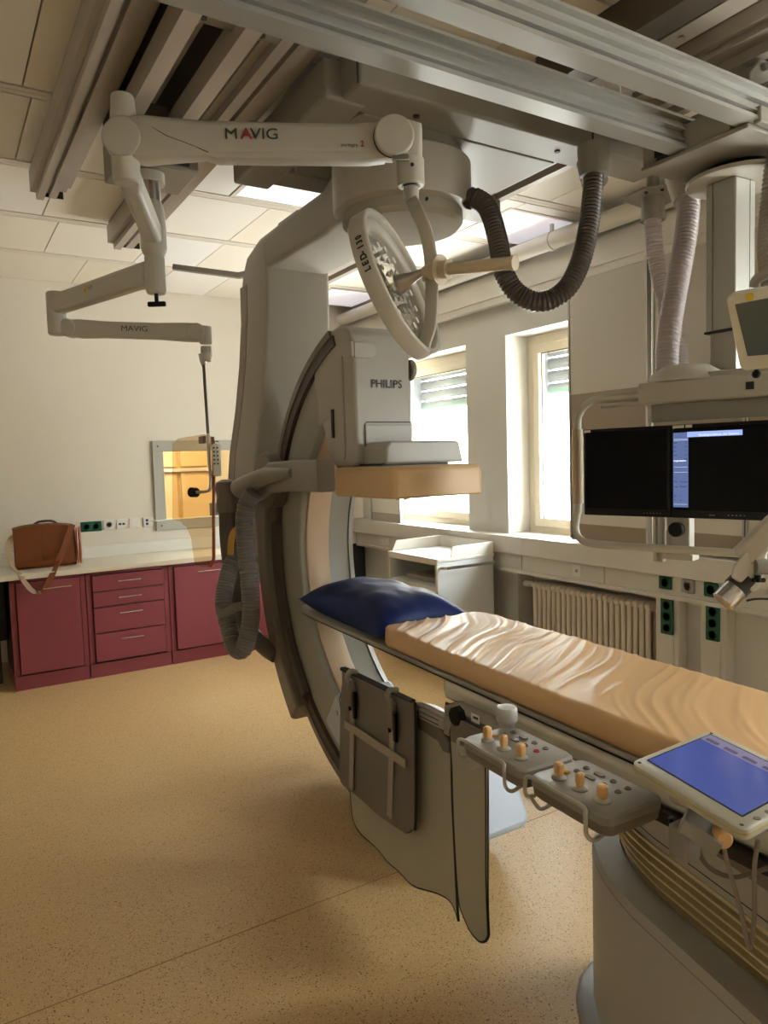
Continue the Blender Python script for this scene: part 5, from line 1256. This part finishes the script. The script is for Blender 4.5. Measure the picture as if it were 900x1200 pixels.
def curtain(name, ol, label, cat, material, x, piping, th=.006, parent=None, wave=.012):
    ol = [(p.x, p.y) for p in smoothpts([(px, py, 0) for px, py in ol], 3, closed=True)]
    pts3 = [AX(px, py, 0, x) for px, py in ol]
    poly = [(p.y, p.z) for p in pts3]
    t = parent or thing(name, label, cat, (x, poly[0][0], max(q[1] for q in poly)))
    # triangulated sheet with gentle folds
    b = MB(); b.prism(poly, 0, x-th/2, x+th/2)
    bm = b.bm
    bmesh.ops.triangulate(bm, faces=bm.faces)
    for _ in range(4):
        bmesh.ops.subdivide_edges(bm, edges=[e for e in bm.edges if e.calc_length() > .06], cuts=1, use_grid_fill=False)
        bmesh.ops.triangulate(bm, faces=[f for f in bm.faces if len(f.verts) > 3])
    zt = max(q[1] for q in poly)
    def fold(v): return wave*math.sin(v.y*14+1.0)*min(1, (zt-v.z)*2.2)+.3*wave*math.sin(v.y*31+v.z*3)*min(1, (zt-v.z)*2)
    for v in bm.verts: v.co.x += fold(v.co)
    o = b.build('sheet', material, t, smooth=60)
    pp = [Vector((x, a, c)) for a, c in poly]; pp = [p+Vector((fold(p), 0, 0)) for p in pp]; dense = []
    for i in range(len(poly)):
        p, q = Vector((x, *poly[i])), Vector((x, *poly[(i+1) % len(poly)]))
        for k in range(3):
            v = p.lerp(q, k/3); dense.append(v+Vector((fold(v), 0, 0)))
    if piping: MB().tube(dense+[dense[0]], .0045, seg=8).build('piping', M['piping'], t)
    return t, fold
big = [(404, 800), (487, 826), (500, 836), (520, 858), (528, 872), (529, 930), (532, 1000), (536, 1070), (537, 1079), (533, 1067), (525, 1056), (505, 1045), (485, 1036), (468, 1019), (450, 1005), (430, 985), (418, 968), (413, 945), (409, 880)]
t, fo = curtain('lead_curtain', big, 'wide grey-green lead curtain with wavy lower hem hanging from the swing arm', 'curtain', M['lead'], 1.315, True, wave=.008)
# darker header band
hb_ = [(404, 799), (487, 825), (500, 835), (520, 857), (528, 871), (527, 882), (521, 880), (515, 868), (500, 858), (487, 850), (404, 826)]
b = MB(); pts3 = [AX(px, py, 0, 1.309) for px, py in hb_]; b.prism([(p.y, p.z) for p in pts3], 0, 1.309-.006, 1.309); b.build('header_band', M['leadd'], t, label='dark fabric header band')
nar = [(531, 845), (569, 862), (570, 900), (571, 960), (572, 1030), (574, 1085), (574, 1096), (570, 1102), (563, 1101), (553, 1090), (545, 1074), (540, 1060), (537, 1030), (533, 960), (531, 900)]
t, fo2 = curtain('lead_curtain', nar, 'narrow grey lead curtain strip with rounded lower end under the control panel', 'curtain', M['lead'], 1.27, True, wave=.006)
b = MB(); hb_ = [(530, 838), (569, 858), (569, 884), (530, 868)]; pts3 = [AX(px, py, 0, 1.263) for px, py in hb_]; b.prism([(p.y, p.z) for p in pts3], 0, 1.257, 1.263); b.build('header_band', M['leadd'], t, label='dark fabric header band')
apr = [(404, 792), (408, 789), (470, 818), (483, 824), (487, 836), (487, 960), (484, 971), (478, 975), (470, 971), (440, 950), (412, 926), (401, 915), (400, 890), (401, 820)]
apr = [(x, y) for x, y in apr]
t, fo3 = curtain('lead_flap', apr, 'dark grey padded lead flap with two buckled vertical straps in front of the wide curtain', 'lead flap', M['leadd'], 1.27, True, th=.014, wave=.003)
for k, (px, ptop, pbot) in enumerate(((413, 793, 925), (460, 815, 958))):
    a_ = AX(px, ptop, 0, 1.255); z_ = AX(px-2-2*k, pbot, 0, 1.255)
    sx_ = MB().beam(Vector((1.257, a_.y, a_.z-.02)), Vector((1.257, z_.y, z_.z)), .004, .03, up=(0, 1, 0)).build('vertical_strap', mat('strap_grey%d' % k, '9a8f80', .5), t)
    MB().box((1.238, a_.y-.014, a_.z-.11), (1.252, a_.y+.014, a_.z-.01)).build('clip', M['medd'], sx_, bevel=.004)
    MB().box((1.242, a_.y-.03, a_.z-.15), (1.254, a_.y-.014, a_.z-.05)).box((1.242, a_.y+.012, a_.z-.13), (1.254, a_.y+.016, a_.z-.05)).build('buckle', M['blackp'], sx_, bevel=.002)
    MB().tube(smoothpts([Vector((1.262, a_.y, a_.z-.03)), Vector((1.235, a_.y, a_.z-.005)), Vector((1.245, a_.y, a_.z+.02)), Vector((1.275, a_.y, a_.z+.015))], 5), .010, seg=8).build('hook', M['medg'], sx_)
s0_, s1_ = AX(404, 848, 0, 1.252), AX(475, 895, 0, 1.252)
b = MB().beam(Vector((1.252, s0_.y, s0_.z)), Vector((1.252, s1_.y, s1_.z)), .006, .032).build('cross_strap', mat('strap_grey_cross', 'a09484', .5), t, bevel=.002)

# device arm at the right edge
t = thing('device_arm', 'beige jointed arm holding a short silver lamp head at the right edge', 'arm', P(890, 690, 1.9))
DA = 1.9
b = MB().beam(P(868, 655, DA), P(925, 600, DA-.05), .05, .06).build('upper_link', M['med2'], t, bevel=.01, seg=3)
MB().tube([P(925, 600, DA-.05), MP(.80, 1.40, .10), MP(.86, 1.30, .0), MP(.90, 1.245, -.02)], .018, seg=12).build('rear_link', M['med2'], t)
b = MB(); fz_ = [(-.0, 0)]
poly = [(880, 638), (900, 640), (897, 672), (889, 690), (882, 694), (856, 676), (860, 662)]
b.loft([[P(x, y, DA+k) for x, y in poly] for k in (-.03, .03)]); b.build('joint_block', M['med2'], t, bevel=.006, seg=3)
b = MB().cyl(P(872, 680, DA), P(847, 706, DA-.0), .031, .031, seg=36).build('lamp_head', M['chrome'], t, bevel=.003)
b = MB().cyl(P(874, 678, DA), P(862, 690, DA), .033, seg=36).build('head_ring', M['dark'], t)
b = MB().cyl(P(884, 664, DA-.03), P(915, 664, DA-.03), .02, seg=16).build('side_bar', M['medg'], t)
b = MB().cyl(P(888, 674, DA-.04), P(888, 682, DA-.04), .008).cyl(P(882, 680, DA-.04), P(896, 680, DA-.04), .006).build('wing_screw', M['blackp'], t)
b = MB().tube(smoothpts([P(875, 704, DA), P(885, 702, DA), P(900, 702, DA), P(920, 704, DA)], 5), .003, seg=8).build('cable', M['ink'], t)
b = MB().tube([P(882, 628, DA-.02), P(890, 625, DA-.02), P(905, 624, DA-.02)], .005, seg=8).build('probe', mat('pink_probe', 'a5646f', .5), t)

# ================================================================== groups of repeated things
GROUPS = {'base_cabinet': 'burgundy base cabinets along the back wall', 'wall_socket': 'wall sockets and outlets', 'wall_switch': 'switches on the wall trunking',
          'ceiling_light': 'square ceiling light panels', 'ceiling_rail': 'rails under the ceiling', 'rail_strut': 'cross struts between the ceiling rails',
          'bridge_beam': 'aluminium bridge beams', 'hanger_bracket': 'hanger brackets of the bridge beams', 'sliding_panel': 'sliding panels along the window wall',
          'roller_shutter': 'outdoor shutters behind the windows', 'radiator': 'radiators under the trunking', 'ceiling_support_arm': 'white jointed arms on the ceiling trolley',
          'monitor': 'flat screens on the tube frame', 'suspension_hose': 'corrugated hoses around the monitor column', 'control_console': 'joystick consoles on the table side',
          'lead_curtain': 'lead curtains under the table side'}
for o in list(bpy.data.objects):
    if o.parent is None and 'label' in o.keys():
        g = GROUPS.get(o.name.split('.')[0])
        if g: o['group'] = g
